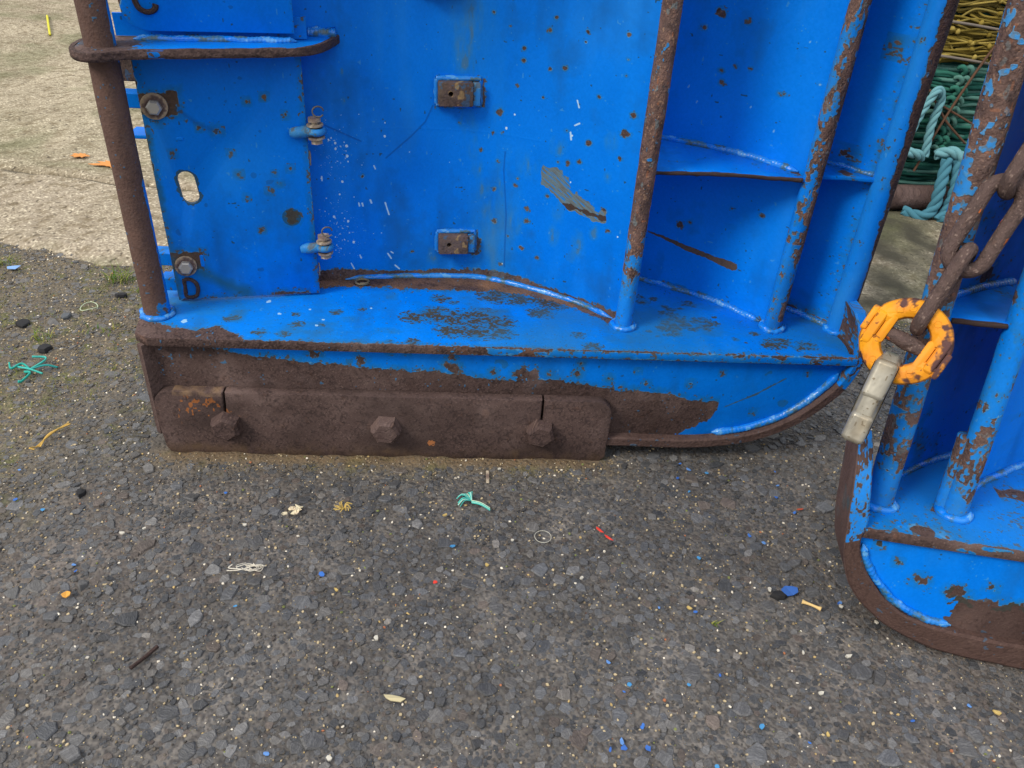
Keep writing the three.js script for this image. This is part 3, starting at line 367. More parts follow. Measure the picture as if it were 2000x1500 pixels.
const blockMat = surf({ x0: 0, y0: 0, w: .2, h: .2, nx: 256, ny: 256, bump: .0015, spec: .35, fn: (x, y, c, s) => { rust(x + 7, y, c, s); mixc(c, [96, 84, 72], .3 + .4 * fbm(x * 60, y * 60, 2)); if (fbm(x * 70 + 2, y * 70, 3) > .4) mixc(c, [50, 100, 150], .5); if (fbm(x * 90 + 8, y * 60, 2) > .5) mixc(c, [170, 140, 90], .6); } });
const lugMat = surf({ x0: 0, y0: 0, w: .3, h: .3, nx: 256, ny: 256, bump: .0012, spec: .6, fn: (x, y, c, s) => { const d = (fbm(x * 90, y * 90, 3) - .25) * .01; steel(x, y, c, s, d, .003); mixc(c, [80, 140, 180], .4 + .3 * fbm(x * 60 + 3, y * 60, 2)); } });
const wornMat = surf({ x0: 0, y0: 0, w: .2, h: .2, nx: 256, ny: 256, bump: .001, spec: .6, fn: (x, y, c, s) => { rust(x + 3, y + 2, c, s, .1); mixc(c, [186, 174, 152], clamp(.55 + .9 * fbm(x * 70, y * 70, 3))); s.q = .5; } });
const galvM = plain(112, 108, 102, .5, .5, { metalness: .5 });

// ---------------------------------------------------------------- left trawl door
const YS = .243, YT = 1.18;      // shelf top; the door runs on above the frame to a second shelf
const door = thing('trawl_door', 'tall blue steel trawl door standing upright with bolted rusty wear plate', 'trawl door');
const foldShelf = (x, y, z, nx, ny, nz) => Math.abs(ny) > .6 ? [x, Math.min(z, ZF - .0004)] : [x, ZF + .0005 + (YS - y)];
part('shelf', uvBy(crease(slab([[-.400, ZF], [.836, ZF], [.836, -.165], [.74, -.36], [-.437, -.36], [-.437, -.088], [-.424, -.022]], .226, YS, .0018), .5), foldShelf), shelfMat, door);
part('upper_shelf', uvBy(slab([[-.400, ZF], [.836, ZF], [.836, -.36], [-.437, -.36], [-.437, -.088]], YT, YT + .017, .0018), (x, y, z) => [x, z]), shelfMat, door);
// skirt below the shelf, with the bent runner bar round its lower corner
const RIM_OUT = [[-.40, .031], [.424, .033], [.52, .031], [.592, .033], [.688, .051], [.766, .094], [.826, .161], [.847, .209], [.850, .252], [.849, .285], [.845, .315]];
const arcSmooth = (P, n) => new THREE.CatmullRomCurve3(P.map(([x, y]) => new THREE.Vector3(x, y, 0)), false, 'centripetal').getSpacedPoints(n).map((p) => [p.x, p.y]);
const RO = arcSmooth(RIM_OUT, 90);
const RI = RO.map(([x, y], i) => { const a = RO[Math.max(0, i - 1)], b = RO[Math.min(90, i + 1)], dx = b[0] - a[0], dy = b[1] - a[1], l = Math.hypot(dx, dy); return [x - dy / l * .020, y + dx / l * .020]; });
{
  const inner = RI.filter(([x, y]) => y < .225); part('skirt_plate', uvBy(crease(extr([...inner, [.826, .2262], [-.402, .2262], [-.402, .05]], .016, .001), .5).translate(0, 0, -.039), (x, y) => [x, y]), skirtMat, door);
  part('skirt_end', uvBy(extr([[-.4335, .04], [-.402, .04], [-.402, .2262], [-.4335, .2262]], .012).translate(.402, 0, 0).rotateY(Math.PI / 3.4).translate(-.4015, 0, -.037), (x, y, z) => [x + 2 * z, y]), RUSTM, door);
  const L = [0]; for (let i = 1; i <= 90; i++) L.push(L[i - 1] + Math.hypot(RO[i][0] - RO[i - 1][0], RO[i][1] - RO[i - 1][1]));
  const pos = [], uv = [], idx = []; // bent flat bar: outer, front, inner, back faces
  const prof = (i) => { const tt = clamp((i - 84.5) / 5.5), top = (1 - Math.sqrt(1 - tt * tt * .98)) * .045, zf = -.006 - top, zb = -.17; return [[RO[i], zb, 0], [RO[i], zf - .003, .16], [[lerp(RO[i][0], RI[i][0], .15), lerp(RO[i][1], RI[i][1], .15)], zf, .165], [[lerp(RO[i][0], RI[i][0], .85), lerp(RO[i][1], RI[i][1], .85)], zf, .18], [RI[i], zf - .003, .185], [RI[i], zb, .295]]; };
  for (let i = 0; i <= 90; i++) for (const [p, z, v] of prof(i)) { pos.push(p[0] + .0006 * vn(i * .9, z * 40), p[1] + .0006 * vn(i * .8 + 7, z * 40), z); uv.push(L[i] * .88, v); }
  for (let i = 0; i < 90; i++) for (let k = 0; k < 6; k++) { const a = i * 6 + k, b = i * 6 + (k + 1) % 6, c = a + 6, d = b + 6; idx.push(a, c, b, b, c, d); }
  for (const i of [0, 90]) { const o = i * 6; for (let k = 1; k < 5; k++) i ? idx.push(o, o + k + 1, o + k) : idx.push(o, o + k, o + k + 1); }
  const g = new THREE.BufferGeometry(); g.setAttribute('position', new THREE.Float32BufferAttribute(pos, 3)); g.setAttribute('uv', new THREE.Float32BufferAttribute(uv, 2)); g.setIndex(idx); g.computeVertexNormals();
  part('runner_bar', crease(g, .5), rimMat, door, 'rusty bent runner bar round the lower corner');
  part('weld_bead', bar(RI.filter((p, i) => p[0] > .60 && p[1] < .222 && i % 2 === 0).map(([x, y]) => [x - .004, y + .004, -.0215]), .0075, { n: 120, seg: 8, ripple: .05, rip: 900, wob: .25, freq: 60 }), WELDM, door);
}
// bolted wear plate
{
  const w = part('wear_plate', uvBy(crease((() => {
    const P = []; const R = .03; const push = (...p) => P.push(...p);
    push([-.390, 0], [.395, -.002], [.407, .010], [.409, .105]); for (let k = 0; k <= 6; k++) { const a = k / 6 * Math.PI / 2; push([.409 - R + R * Math.cos(a), .107 + R * Math.sin(a)]); }
    push([.2825, .1372], [.2825, .088], [.2785, .088], [.2785, .1372]); for (let k = 1; k < 8; k++) push([lerp(.2785, -.2843, k / 8), .1372 + .0004 * vn(k, 3)]); push([-.2843, .1372], [-.2855, .11], [-.2875, .088], [-.2905, .088], [-.2893, .112], [-.2880, .1372]);
    for (let k = 0; k <= 6; k++) { const a = Math.PI / 2 + k / 6 * Math.PI / 2; push([-.410 + R + R * Math.cos(a), .107 + R * Math.sin(a)]); } push([-.4095, .06], [-.405, .014], [-.399, .003]);
    return extr(P, .0225, .003).translate(0, 0, -.0227);
  })(), .5), (x, y, z, nx, ny) => Math.abs(ny) > .6 ? [x, y - z] : [x, y]), wearMat, door, 'dark brown bolted wear plate along the foot');
  for (const [x, ang] of [[-.288, .1], [-.003, .45], [.279, .25]]) {
    const g = new THREE.CylinderGeometry(.0265, .029, .017, 6, 1).rotateX(Math.PI / 2), top = new THREE.CylinderGeometry(.021, .0262, .004, 6, 1).rotateX(Math.PI / 2).translate(0, 0, .0105); const m = mergeGeometries([g, top].map((q) => q.toNonIndexed()));
    m.deleteAttribute('normal'); m.computeVertexNormals(); m.rotateZ(ang).translate(x, .069, .0085); part('bolt', uvBy(m, uvXY), RUSTM, w);
  }
}
// plates between the posts
part('front_plate', foilGeo([[-.22, -.222], [-.143, -.240], [-.017, -.268], [.104, -.28], [.186, -.272], [.277, -.229], [.353, -.181], [.414, -.124], [.422, -.112]], YS, YT, .008, 80, 60, .0016), mainMat, door);
part('middle_plate', foilGeo([[.40, -.345], [.492, -.296], [.568, -.251], [.63, -.205], [.695, -.13], [.700, -.118]], YS, YT, .008, 50, 50, .0014, 3), foil2Mat, door);
part('rear_plate', foilGeo([[.64, -.285], [.70, -.24], [.76, -.192], [.811, -.134], [.826, -.118]], YS, YT, .008, 40, 50, .0012, 6), foil3Mat, door);
const weldAlong = (pts, y, r, off, parent, o = {}) => part('weld_bead', bar(pts.map(([x, z]) => [x, y + r * .3, z + off]), r, { n: 160, seg: 8, ripple: .05, rip: 1000, wob: .3, freq: 70, ...o }), WELDM, parent);
weldAlong([[-.10, -.25], [-.017, -.268], [.104, -.28], [.186, -.272], [.277, -.229], [.353, -.181], [.41, -.124]], YS, .0062, .004, door);
weldAlong([[.47, -.308], [.568, -.251], [.63, -.205], [.692, -.132]], YS, .0068, .004, door);
weldAlong([[.735, -.213], [.76, -.192], [.811, -.134], [.822, -.118]], YS, .007, .004, door);
// mid-height rib across the two rear bays
const RY = .532;
part('rib', uvBy(crease(slab([[.428, -.105], [.53, -.112], [.62, -.107], [.695, -.099], [.694, -.132], [.63, -.205], [.568, -.251], [.492, -.296], [.44, -.33]], RY - .006, RY, .001), .5), uvXZ), BLUEM, door);
part('rib', uvBy(crease(slab([[.716, -.112], [.77, -.113], [.822, -.106], [.811, -.134], [.76, -.192], [.72, -.225]], RY - .004, RY + .002, .001), .5), uvXZ), BLUEM, door);
weldAlong([[.45, -.318], [.568, -.251], [.63, -.205], [.692, -.132]], RY, .0065, .003, door); weldAlong([[.735, -.213], [.811, -.134], [.82, -.118]], RY + .002, .0055, .003, door);
part('rib_edge', bar([[.443, RY - .003, -.1045], [.53, RY - .003, -.1115], [.62, RY - .003, -.1065], [.69, RY - .003, -.0985]], .0034, { n: 60, seg: 8, wob: .5, freq: 50 }), RUSTM, door);
// posts
const UPZ = [0, 0, -1];
const post = (x, z, r, mat, o = {}) => part('post', bar([[x, YS - .001, z], [x, YT, z]], r, { n: 150, seg: 28, wob: .022, freq: 22, seed: x * 9, v0: YS, up: UPZ, ...o }), mat, door);
post(-.407, -.089, .0218, post0Mat, { wob: .06, freq: 14 }); post(.426, -.097, .0155, post1Mat, { wob: .07, freq: 45 }); post(.709, -.106, .0158, post2Mat, { wob: .03 }); post(.836, -.108, .0205, post3Mat, { wob: .03 });
const footWeld = (x, z, r, t, parent, y = YS) => part('foot_weld', bar([0, 1, 2, 3, 4, 5, 6, 7].map((k) => [x + (r + .003) * Math.cos(k * Math.PI / 4), y + .002, z + (r + .003) * Math.sin(k * Math.PI / 4)]), t, { closed: true, n: 64, seg: 8, wob: .75, freq: 75 }), WELDM, parent);
footWeld(-.407, -.089, .0216, .0058, door); footWeld(.426, -.097, .0155, .0065, door); footWeld(.709, -.106, .0155, .0065, door); footWeld(.836, -.108, .020, .006, door);
part('runner_weld', bar([[.829, YS + .002, -.018], [.834, YS + .001, -.05], [.832, YS + .001, -.09]], .006, { n: 30, seg: 8, wob: .3, freq: 60 }), RUSTM, door);
// ledge round the left post
{
  const P = []; for (let k = 0; k <= 8; k++) { const a = (.5 + k / 8 * .95) * Math.PI; P.push([-.408 + .036 * Math.cos(a) , -.089 - .058 * Math.sin(a) - (k > 4 ? 0 : 0)]); }
  const Q = [[-.428, -.16], [-.447, -.12], [-.446, -.09], [-.437, -.058], [-.420, -.035], [-.402, -.028], [-.385, -.036], [-.357, -.059], [-.258, -.092], [-.155, -.126], [-.125, -.140], [-.106, -.165], [-.094, -.205], [-.086, -.262], [-.19, -.236], [-.30, -.20]];
  const g = crease(slab(Q, .676, .688, .0022), .6), c1 = uvBy(g, (x, y, z) => [x, z]); part('ledge', c1, ledgeMat, door);
  part('ledge_edge', strip([[-.428, -.16], [-.447, -.12], [-.446, -.09], [-.437, -.058], [-.420, -.035], [-.402, -.028], [-.385, -.036], [-.357, -.059], [-.258, -.092], [-.155, -.126], [-.125, -.140], [-.106, -.165], [-.094, -.205], [-.087, -.255]].map(([x, z]) => [x, z]), .6755, .6885, .006), RUSTM, door, 'rusty front edge of the ledge');
  weldAlong([[-.375, -.137], [-.30, -.151], [-.20, -.169], [-.14, -.180]], .688, .006, .003, door); weldAlong([[-.135, -.242], [-.11, -.244], [-.088, -.247]], .690, .009, .004, door, { wob: .6, freq: 90 });
}
part('backing_strip', uvBy(extr([[-.02, .690], [.262, .690], [.262, .722], [-.02, .722]], .006).rotateY(10.22 * Math.PI / 180).translate(-.387, 0, -.158), uvXY), BLUEM, door);
// flaps over the left bay
const FA = -10.22 * Math.PI / 180;
function flapPart(name, P, holes, mat, th = .008) { const g = uvBy(crease(extr(P, th, .0012, holes), .5), (x, y) => [x, y]); const m = part(name, g, mat, door); m.position.set(-.387 + Math.sin(-FA) * 0, 0, -.134 - th); m.rotation.y = -FA; return m; }
const slot = []; for (let k = 0; k < 20; k++) { const a = k / 20 * Math.PI * 2, up = Math.sin(a) > 0; slot.push([(up ? .0500 : .0525) + .0138 * Math.cos(a), (up ? .470 : .442) + .0138 * Math.sin(a)]); }
const flapL = flapPart('lower_flap', [[.002, .2465], [.2515, .2478], [.253, .672], [.0, .667]], [slot.reverse()], flapMat);
const flapU = flapPart('upper_flap', [[.035, .7005], [.2465, .7005], [.2475, YT - .06], [-.002, YT - .06], [-.002, .745], [.000, .725], [.008, .711], [.02, .7035]], [], flapMat);
{ // welded letters
  const zz = .0105, D = [[.0175, .288], [.0170, .272], [.0165, .2555], [.026, .2528], [.0355, .257], [.0385, .268], [.036, .281], [.0275, .2882], [.0185, .2885]];
  part('weld_letter', bar(D.map(([x, y]) => [x, y, zz]), .0034, { closed: true, n: 70, seg: 8, wob: .35, freq: 130 }), RUSTM, flapL, 'welded letter D');
  part('weld_letter', bar([[.044, .795, zz], [.030, .785, zz], [.023, .768, zz], [.021, .752, zz], [.022, .742, zz], [.026, .733, zz], [.034, .728, zz], [.043, .7285, zz], [.049, .733, zz], [.0505, .738, zz]], .0042, { n: 70, seg: 8, wob: .3, freq: 110 }), RUSTM, flapU, 'welded letter C');
  for (const [x, y, w] of [[.022, .5905, .0205], [.025, .3145, .0185]]) {
    const b = part('washer', uvBy(crease(extr([...Array(32)].map((_, k) => [w * Math.cos(k / 16 * Math.PI), w * Math.sin(k / 16 * Math.PI)]), .005, .0016), .7), (a, c) => [a, c]), washerMat, flapL); b.position.set(x, y, .009); b.rotation.set(-.08, .05, 0);
    const h = mergeGeometries([new THREE.CylinderGeometry(.0118, .0124, .008, 6), new THREE.CylinderGeometry(.0092, .0116, .0022, 6).translate(0, .0051, 0)].map((q) => q.toNonIndexed())); h.deleteAttribute('normal'); h.computeVertexNormals(); h.rotateX(Math.PI / 2).rotateZ(.4); const m = part('bolt', h, boltMat, b); m.position.set(0, -.001, .009);
  }
  // hinge eyes and pins on the right-hand edge
  for (const [y, k] of [[.5505, 0], [.3425, 1]]) {
    const hx = .255, lug = part('hinge_lug', uvBy(mergeGeometries([bar([[hx - .030, y - .002 - .002 * k, .0125], [hx - .018, y - .001, .0145], [hx - .004, y, .0150], [hx + .006, y + .001, .0150]], (t) => .0088 + .0015 * Math.sin(t * 3) - .003 * Math.pow(1 - t, 6), { n: 24, seg: 12, wob: .22, freq: 60, seed: k }), new THREE.TorusGeometry(.0115, .0062, 10, 26).rotateX(Math.PI / 2).translate(hx + .012, y + .001, .015).toNonIndexed()].map((q) => { const n = q.index ? q.toNonIndexed() : q; return n; })), uvXY), lugMat, flapL);
    const pin = part('hinge_pin', uvBy(mergeGeometries([new THREE.CylinderGeometry(.0062, .0062, .040, 14), new THREE.CylinderGeometry(.0112, .0118, .006, 6).translate(0, .0195, 0), new THREE.CylinderGeometry(.0138, .0138, .0034, 20).translate(0, -.0105, 0), new THREE.CylinderGeometry(.0138, .0138, .003, 20).translate(0, .0105, 0), new THREE.CylinderGeometry(.0105, .0105, .007, 6).translate(0, -.0165, 0)].map((q) => q.toNonIndexed())), uvXY), wornMat, flapL); pin.position.set(hx + .012, y + .001, .015); pin.rotation.z = .05;
    const ring = part('split_ring', bar([...Array(9)].map((_, i) => [hx + .018 + .009 * Math.cos(i * .72), y + .034 + .008 * Math.sin(i * .72), .016 + .001 * i]), .0013, { n: 50, seg: 6 }), galvM, flapL); ring.position.set(0, k ? -.002 : 0, 0);
    part('flap_edge_rag', bar([[.2535, y - .035, .004], [.2545, y - .045, .005], [.2535, y - .06, .004]], .0016, { n: 20, seg: 6, wob: .6, freq: 120 }), wornMat, flapL);
  }
}
// lugs in the gap between the post and the flap
for (const [x0, x1, y0, y1, z0, z1, m] of [[-.42, -.33, .583, .6065, -.175, -.145, BLUEM], [-.42, -.33, .535, .5415, -.19, -.142, BLUEM], [-.42, -.33, .310, .334, -.175, -.143, BLUEM], [-.415, -.34, .259, .284, -.175, -.146, BLUEM], [-.43, -.30, .613, .648, -.20, -.19, null], [-.43, -.30, .659, .672, -.20, -.188, null]]) {
  const g = new RoundedBoxGeometry(x1 - x0, y1 - y0, z1 - z0, 2, .002); g.translate((x0 + x1) / 2, (y0 + y1) / 2, (z0 + z1) / 2); part(m ? 'mounting_lug' : 'backing_strap', uvBy(g, uvXY), m || blockMat, door);
}
// pad blocks on the front plate
for (const [x, y, w, h] of [[.113, .601, .074, .040], [.1135, .3195, .070, .036], [.085, .7765, .072, .038]]) {
  const th = .026, hole = [...Array(14)].map((_, k) => [-.015 + .0042 * Math.cos(-k / 7 * Math.PI), .001 + .0042 * Math.sin(-k / 7 * Math.PI)]), m = part('pad_block', uvBy(crease(extr(roundRect(-w / 2, -h / 2, w / 2 - .013, h / 2, .0025, 2), th, .002, [hole]), .5), (a, b, c) => [a + .1 + y + .6 * c, b + .1 + .6 * c]), blockMat, door); m.position.set(x, y, -.281); m.rotation.y = .10;
  part('end_piece', uvBy(crease(extr(roundRect(w / 2 - .0127, -h / 2 + .001, w / 2, h / 2 - .001, .002, 2), th - .005, .002), .5), (a, b, c) => [a + .13 + .6 * c + y, b + .03 + c]), lugMat, m);
  part('weld_bead', bar(roundRect(-w / 2 - .002, -h / 2 - .001, w / 2 + .002, h / 2 + .003, .004, 2).map(([a, b]) => [a, b, .004]), .0048, { closed: true, n: 110, seg: 8, wob: .45, freq: 70, seed: y * 20 }), WELDM, m);
}

// ---------------------------------------------------------------- right trawl door, mirror image, leaning back
const RC = [.7026, .1933, .3745];
const door2 = thing('trawl_door', 'blue trawl door cut off by the picture, chain and yellow link hanging before it', 'trawl door', RC); door2.rotation.set(-.1254, -.253, .0391, 'YXZ');
const shelf2Mat = surf({ x0: -.05, y0: -.4, w: .9, h: .46, nx: 900, ny: 460, bump: .0011, fn: (x, z, c, s) => {
  const e = edgeN(x + 3, z, .0035); let d;
  if (z <= 0) { d = Math.max(z + .003 + e, x > .22 ? (fbm(x * 14, z * 14 + 2, 3) - .25) * .04 : -1, (fbm(x * 9 + 3, z * 9, 4) - .5) * .02); const w = Math.hypot(x - .115, z + .075) - .018; d = Math.max(d, -w - .010 + 2.5 * e); steel(x + 3, z, c, s, d, .007); mixc(c, [46, 112, 176], clamp(.35 + fbm(x * 7, z * 7, 3)) * (d < 0 ? .6 : 0)); }
  else { d = (.25 + 1.1 * fbm(x * 30, z * 70, 4)) * .01; steel(x + 3, z, c, s, d, .004, .15); }
} });
const skirt2Mat = surf({ x0: -.03, y0: -.21, w: .8, h: .21, nx: 1000, ny: 280, bump: .001, fn: (x, y, c, s) => {
  const e = edgeN(x + 5, y, .0035); let d = interp(x + 5 * e, [[-.1, -.4], [.11, -.18], [.146, -.150], [.152, -.099], [.172, -.0985], [.213, -.098], [.239, -.094], [.3, -.09], [.9, -.085]]) - y + 1.8 * e; d = Math.max(d, chips(x, y, [[.092, -.078, .006], [.100, -.083, .006], [.19, -.072, .005], [.142, -.092, .009], [.152, -.088, .006], [.03, -.03, .003], [.06, -.055, .003]]) + 1.5 * e); steel(x + 5, y, c, s, d, .006); if (d > 0) mixc(c, [66, 50, 46], .5); if (d > 0 && d < .012 && fbm(x * 60, y * 60, 2) > 0) mixc(c, [52, 60, 56], .6);
} });
const rim2Mat = surf({ x0: 0, y0: 0, w: 1.3, h: .3, nx: 1200, ny: 240, bump: .0013, spec: .3, fn: (x, y, c, s) => { const e = edgeN(x + 9, y, .0045), d = (x < .155 ? -.002 : .02) + 2.6 * e; steel(x + 9, y, c, s, d, .005); if (x < .155 && d < 0) mixc(c, [70, 140, 215], .4); if (y < .147) { rust(x + 9, y, c, s); mixc(c, [104, 82, 78], .4); mixc(c, [52, 92, 108], clamp(fbm(x * 30 + 2, y * 24, 3) * 1.6 - .5) * .7 * smooth(.2, .1, x)); } else if (d > 0) mixc(c, [76, 55, 48], .45); } });
const post3bMat = postMat(6, (u, y) => -.02 + .25 * smooth(.5, .8, y) + .15 * smooth(.45, .6, u) - .8 * smooth(.35, .24, y), null, .5, 160, .9);
const post2bMat = postMat(7, (u, y) => -.42 + .5 * smooth(.45, .38, Math.abs(y - .0) ) * 0 + .35 * smooth(.06, .02, Math.abs(y - .36)) + .15 * smooth(.5, .7, u), null, .35);
{
  const D = door2, fold2 = (x, y, z, nx, ny) => Math.abs(ny) > .6 ? [x, Math.min(z, -.0004)] : [x, .0005 - y];
  part('shelf', uvBy(crease(slab([[0, 0], [.82, 0], [.82, -.34], [.16, -.34], [.004, -.10]], -.0165, 0, .0018), .5), fold2), shelf2Mat, D);
  const OUT = arcSmooth([[-.032, .128], [-.0285, .06], [-.0240, .0], [-.0165, -.052], [.000, -.098], [.030, -.134], [.0743, -.1657], [.14, -.190], [.2053, -.197], [.27, -.199], [.5, -.20], [.8, -.20]], 80), INN = arcSmooth([[-.013, .131], [-.005, .061], [.002, .01], [.0, -.021], [.0163, -.0673], [.0646, -.1229], [.1127, -.1458], [.156, -.152], [.254, -.157], [.5, -.16], [.8, -.16]], 80);
  const pos = [], uv = [], idx = [], L = [0]; for (let i = 1; i <= 80; i++) L.push(L[i - 1] + Math.hypot(OUT[i][0] - OUT[i - 1][0], OUT[i][1] - OUT[i - 1][1]));
  const mid = (i, t) => [lerp(OUT[i][0], INN[i][0], t), lerp(OUT[i][1], INN[i][1], t)];
  for (let i = 0; i <= 80; i++) { const tq = clamp((9 - i) / 9), zf = .004 - .055 * (1 - Math.sqrt(1 - tq * tq * .96)), q = [[OUT[i], -.085, 0], [OUT[i], -.045, .07], [OUT[i], zf - .003, .145], [mid(i, .1), zf, .15], [mid(i, .9), zf, .19], [INN[i], zf - .003, .195], [INN[i], -.085, .3]]; for (const [p, z, v] of q) { pos.push(p[0] + .001 * vn(i * .7, z * 30), p[1] + .001 * vn(i * .6 + 7, z * 30), z); uv.push(L[i], v); } }
  for (let i = 0; i < 80; i++) for (let k = 0; k < 7; k++) { const a = i * 7 + k, b = i * 7 + (k + 1) % 7, c = a + 7, d = b + 7; idx.push(a, b, c, b, d, c); }
  for (const i of [0, 80]) { const o = i * 7; for (let k = 1; k < 6; k++) i ? idx.push(o, o + k, o + k + 1) : idx.push(o, o + k + 1, o + k); }
  const g = new THREE.BufferGeometry(); g.setAttribute('position', new THREE.Float32BufferAttribute(pos, 3)); g.setAttribute('uv', new THREE.Float32BufferAttribute(uv, 2)); g.setIndex(idx); g.computeVertexNormals(); part('runner_bar', crease(g, .5), rim2Mat, D, 'rusty bent runner bar with pale blue paint on its upper end');
  part('skirt_plate', uvBy(crease(extr([...INN.filter((p) => p[1] < -.0167).reverse(), [.002, -.0167], [.8, -.0167]].reverse(), .012), .5).translate(0, 0, -.022), (x, y) => [x, y]), skirt2Mat, D);
  part('weld_bead', bar(INN.filter((p) => p[1] < -.022 && p[0] < .16).map(([x, y]) => [x + .004, y + .003, -.007]), .006, { n: 120, seg: 8, ripple: .05, rip: 900, wob: .45, freq: 60, seed: 8 }), WELDM, D);
  const w = part('wear_plate', uvBy(crease(extr(roundRect(.262, -.203, .82, -.085, [.02, .02, .02, .025]), .022, .0018), .5).translate(0, 0, -.009), uvXY), RUSTM, D); void w;
  part('front_plate', foilGeo([[.150, -.085], [.188, -.16], [.242, -.216], [.296, -.263], [.36, -.30], [.44, -.325]], 0, .92, .008, 50, 50, .0014, 13), BLUEM, D);
  part('rear_plate', foilGeo([[.044, -.085], [.066, -.145], [.128, -.215], [.195, -.272], [.26, -.315]], 0, .92, .008, 50, 50, .0014, 17), BLUEM, D);
  weldAlong([[.153, -.09], [.188, -.16], [.242, -.216], [.296, -.263], [.36, -.30]], 0, .0068, .004, D); weldAlong([[.05, -.095], [.066, -.145], [.128, -.215], [.195, -.272]], 0, .006, .004, D);
  part('rib', uvBy(crease(slab([[.048, -.066], [.124, -.066], [.138, -.095], [.195, -.235], [.195, -.272], [.128, -.215], [.066, -.145]], .292, .298, .001), .5), uvXZ), BLUEM, D);
  part('rib_edge', bar([[.052, .295, -.066], [.12, .295, -.066]], .0035, { n: 30, seg: 8, wob: .5, freq: 50 }), RUSTM, D);
  weldAlong([[.058, -.11], [.066, -.145], [.128, -.215], [.195, -.272]], .298, .007, .004, D);
  const po = (x, r, m, wob) => part('post', bar([[x, -.001, -.0735], [x, .92, -.0735]], r, { n: 150, seg: 28, wob, freq: 24, seed: x * 9 + 4, v0: .243, up: UPZ }), m, D);
  po(.032, .0196, post3bMat, .05); po(.1365, .0168, post2bMat, .04); po(.40, .0168, post2bMat, .04);
  part('post_sleeve', bar([[.1235, -.001, -.082], [.1235, .125, -.082]], .0125, { n: 30, seg: 16, wob: .05, v0: .243, up: UPZ }), post2bMat, D);
  footWeld(.032, -.0735, .0195, .006, D, 0); footWeld(.1365, -.0735, .0168, .0068, D, 0);
  part('upper_shelf', uvBy(slab([[0, 0], [.82, 0], [.82, -.34], [0, -.34]], .921, .937, .0018), (x, y, z) => [x, z]), shelf2Mat, D);
}

// ---------------------------------------------------------------- chain, yellow connecting link, steel link
const CH = new THREE.Vector3(.7426 - .6899, .5819 - .4692, .2997 - .3262).normalize(), VW = new THREE.Vector3(-.517, .4159, .7482), CR = new THREE.Vector3().crossVectors(CH, VW).normalize(), FR = new THREE.Vector3().crossVectors(CR, CH).normalize();
const frame = (x, y, z, pos) => { const m = new THREE.Matrix4().makeBasis(x, y, z); m.setPosition(...pos); return m; };
const chainMat = surf({ x0: 0, y0: 0, w: 1, h: .4, nx: 128, ny: 512, bump: .0022, spec: .3, fn: (u, y, c, s) => { const x = u * .08; rust(x + 2, y, c, s); mixc(c, [92, 78, 74], .45); if (fbm(x * 60, y * 60 + 4, 3) > .52) mixc(c, [206, 104, 48], .75); if (vn(x * 300, y * 300) > .7) mixc(c, [150, 132, 122], .5); s.h += .2 * fbm(x * 200, y * 200, 2); } });
function linkGeo(L, W, r, seed) { const P = [], R = W / 2 - r, hl = L / 2 - W / 2, n = 40, per = 4 * hl + 2 * Math.PI * R; for (let k = 0; k < n; k++) { let q = k / n * per; if (q < 2 * hl) P.push([R, -hl + q, 0]); else if ((q -= 2 * hl) < Math.PI * R) P.push([R * Math.cos(q / R), hl + R * Math.sin(q / R), 0]); else if ((q -= Math.PI * R) < 2 * hl) P.push([-R, hl - q, 0]); else { q -= 2 * hl; P.push([-R * Math.cos(q / R), -hl - R * Math.sin(q / R), 0]); } } return bar(P, r, { closed: true, n: 90, seg: 14, wob: .09, freq: 45, seed }); }
const chain = thing('chain', 'rusty heavy chain hanging diagonally before the right-hand trawl door', 'chain');
{
  const A = new THREE.Vector3(.7426, .5819, .2997), B = new THREE.Vector3(.7029, .4932, .3219);
  const put = (c, len, dir, spin, W, r, seed) => { const y = dir.clone().normalize(), f = FR.clone().addScaledVector(y, -FR.dot(y)).normalize(), x = new THREE.Vector3().crossVectors(y, f); x.applyAxisAngle(y, spin); const z = new THREE.Vector3().crossVectors(x, y); const m = part('chain_link', linkGeo(len, W, r, seed), chainMat, chain); m.applyMatrix4(frame(x, y, z, [c.x, c.y, c.z])); };
  const P = [[.7226, .5355, .3112], [.7565, .6120, .2922], [.795, .700, .266], [.829, .776, .243], [.866, .858, .219]].map((p) => new THREE.Vector3(...p));
  put(P[0], .128, new THREE.Vector3().subVectors(A, B), 1.50, .053, .0090, 1); put(P[1], .132, P[2].clone().sub(P[0]), .25, .062, .0094, 2); put(P[2], .128, P[3].clone().sub(P[1]), 1.35, .056, .0094, 3); put(P[3], .128, P[3].clone().sub(P[2]), .1, .056, .0094, 4); put(P[4], .128, P[4].clone().sub(P[3]), 1.5, .056, .0094, 5);
}
const yellowMat = surf({ x0: -.1, y0: -.1, w: .2, h: .2, nx: 400, ny: 400, bump: .0009, spec: .4, fn: (x, y, c, s) => {
  const a = fbm(x * 40, y * 40, 4), b = fbm(x * 110 + 4, y * 110, 3); c[0] = 222; c[1] = 150; c[2] = 26; mixc(c, [206, 124, 62], clamp(.35 + a) * .7); mixc(c, [240, 168, 40], clamp(b) * .4); const w = .40 * smooth(.035, .062, Math.hypot(x, y)) + a * .9 + .45 * b; if (w > .5) mixc(c, [88, 62, 60], clamp((w - .5) * 5)); if (b > .45) mixc(c, [120, 70, 40], .6); s.q = w > .62 ? .8 : .5; s.h = .5 + .2 * b - (w > .62 ? .15 : 0);
} });
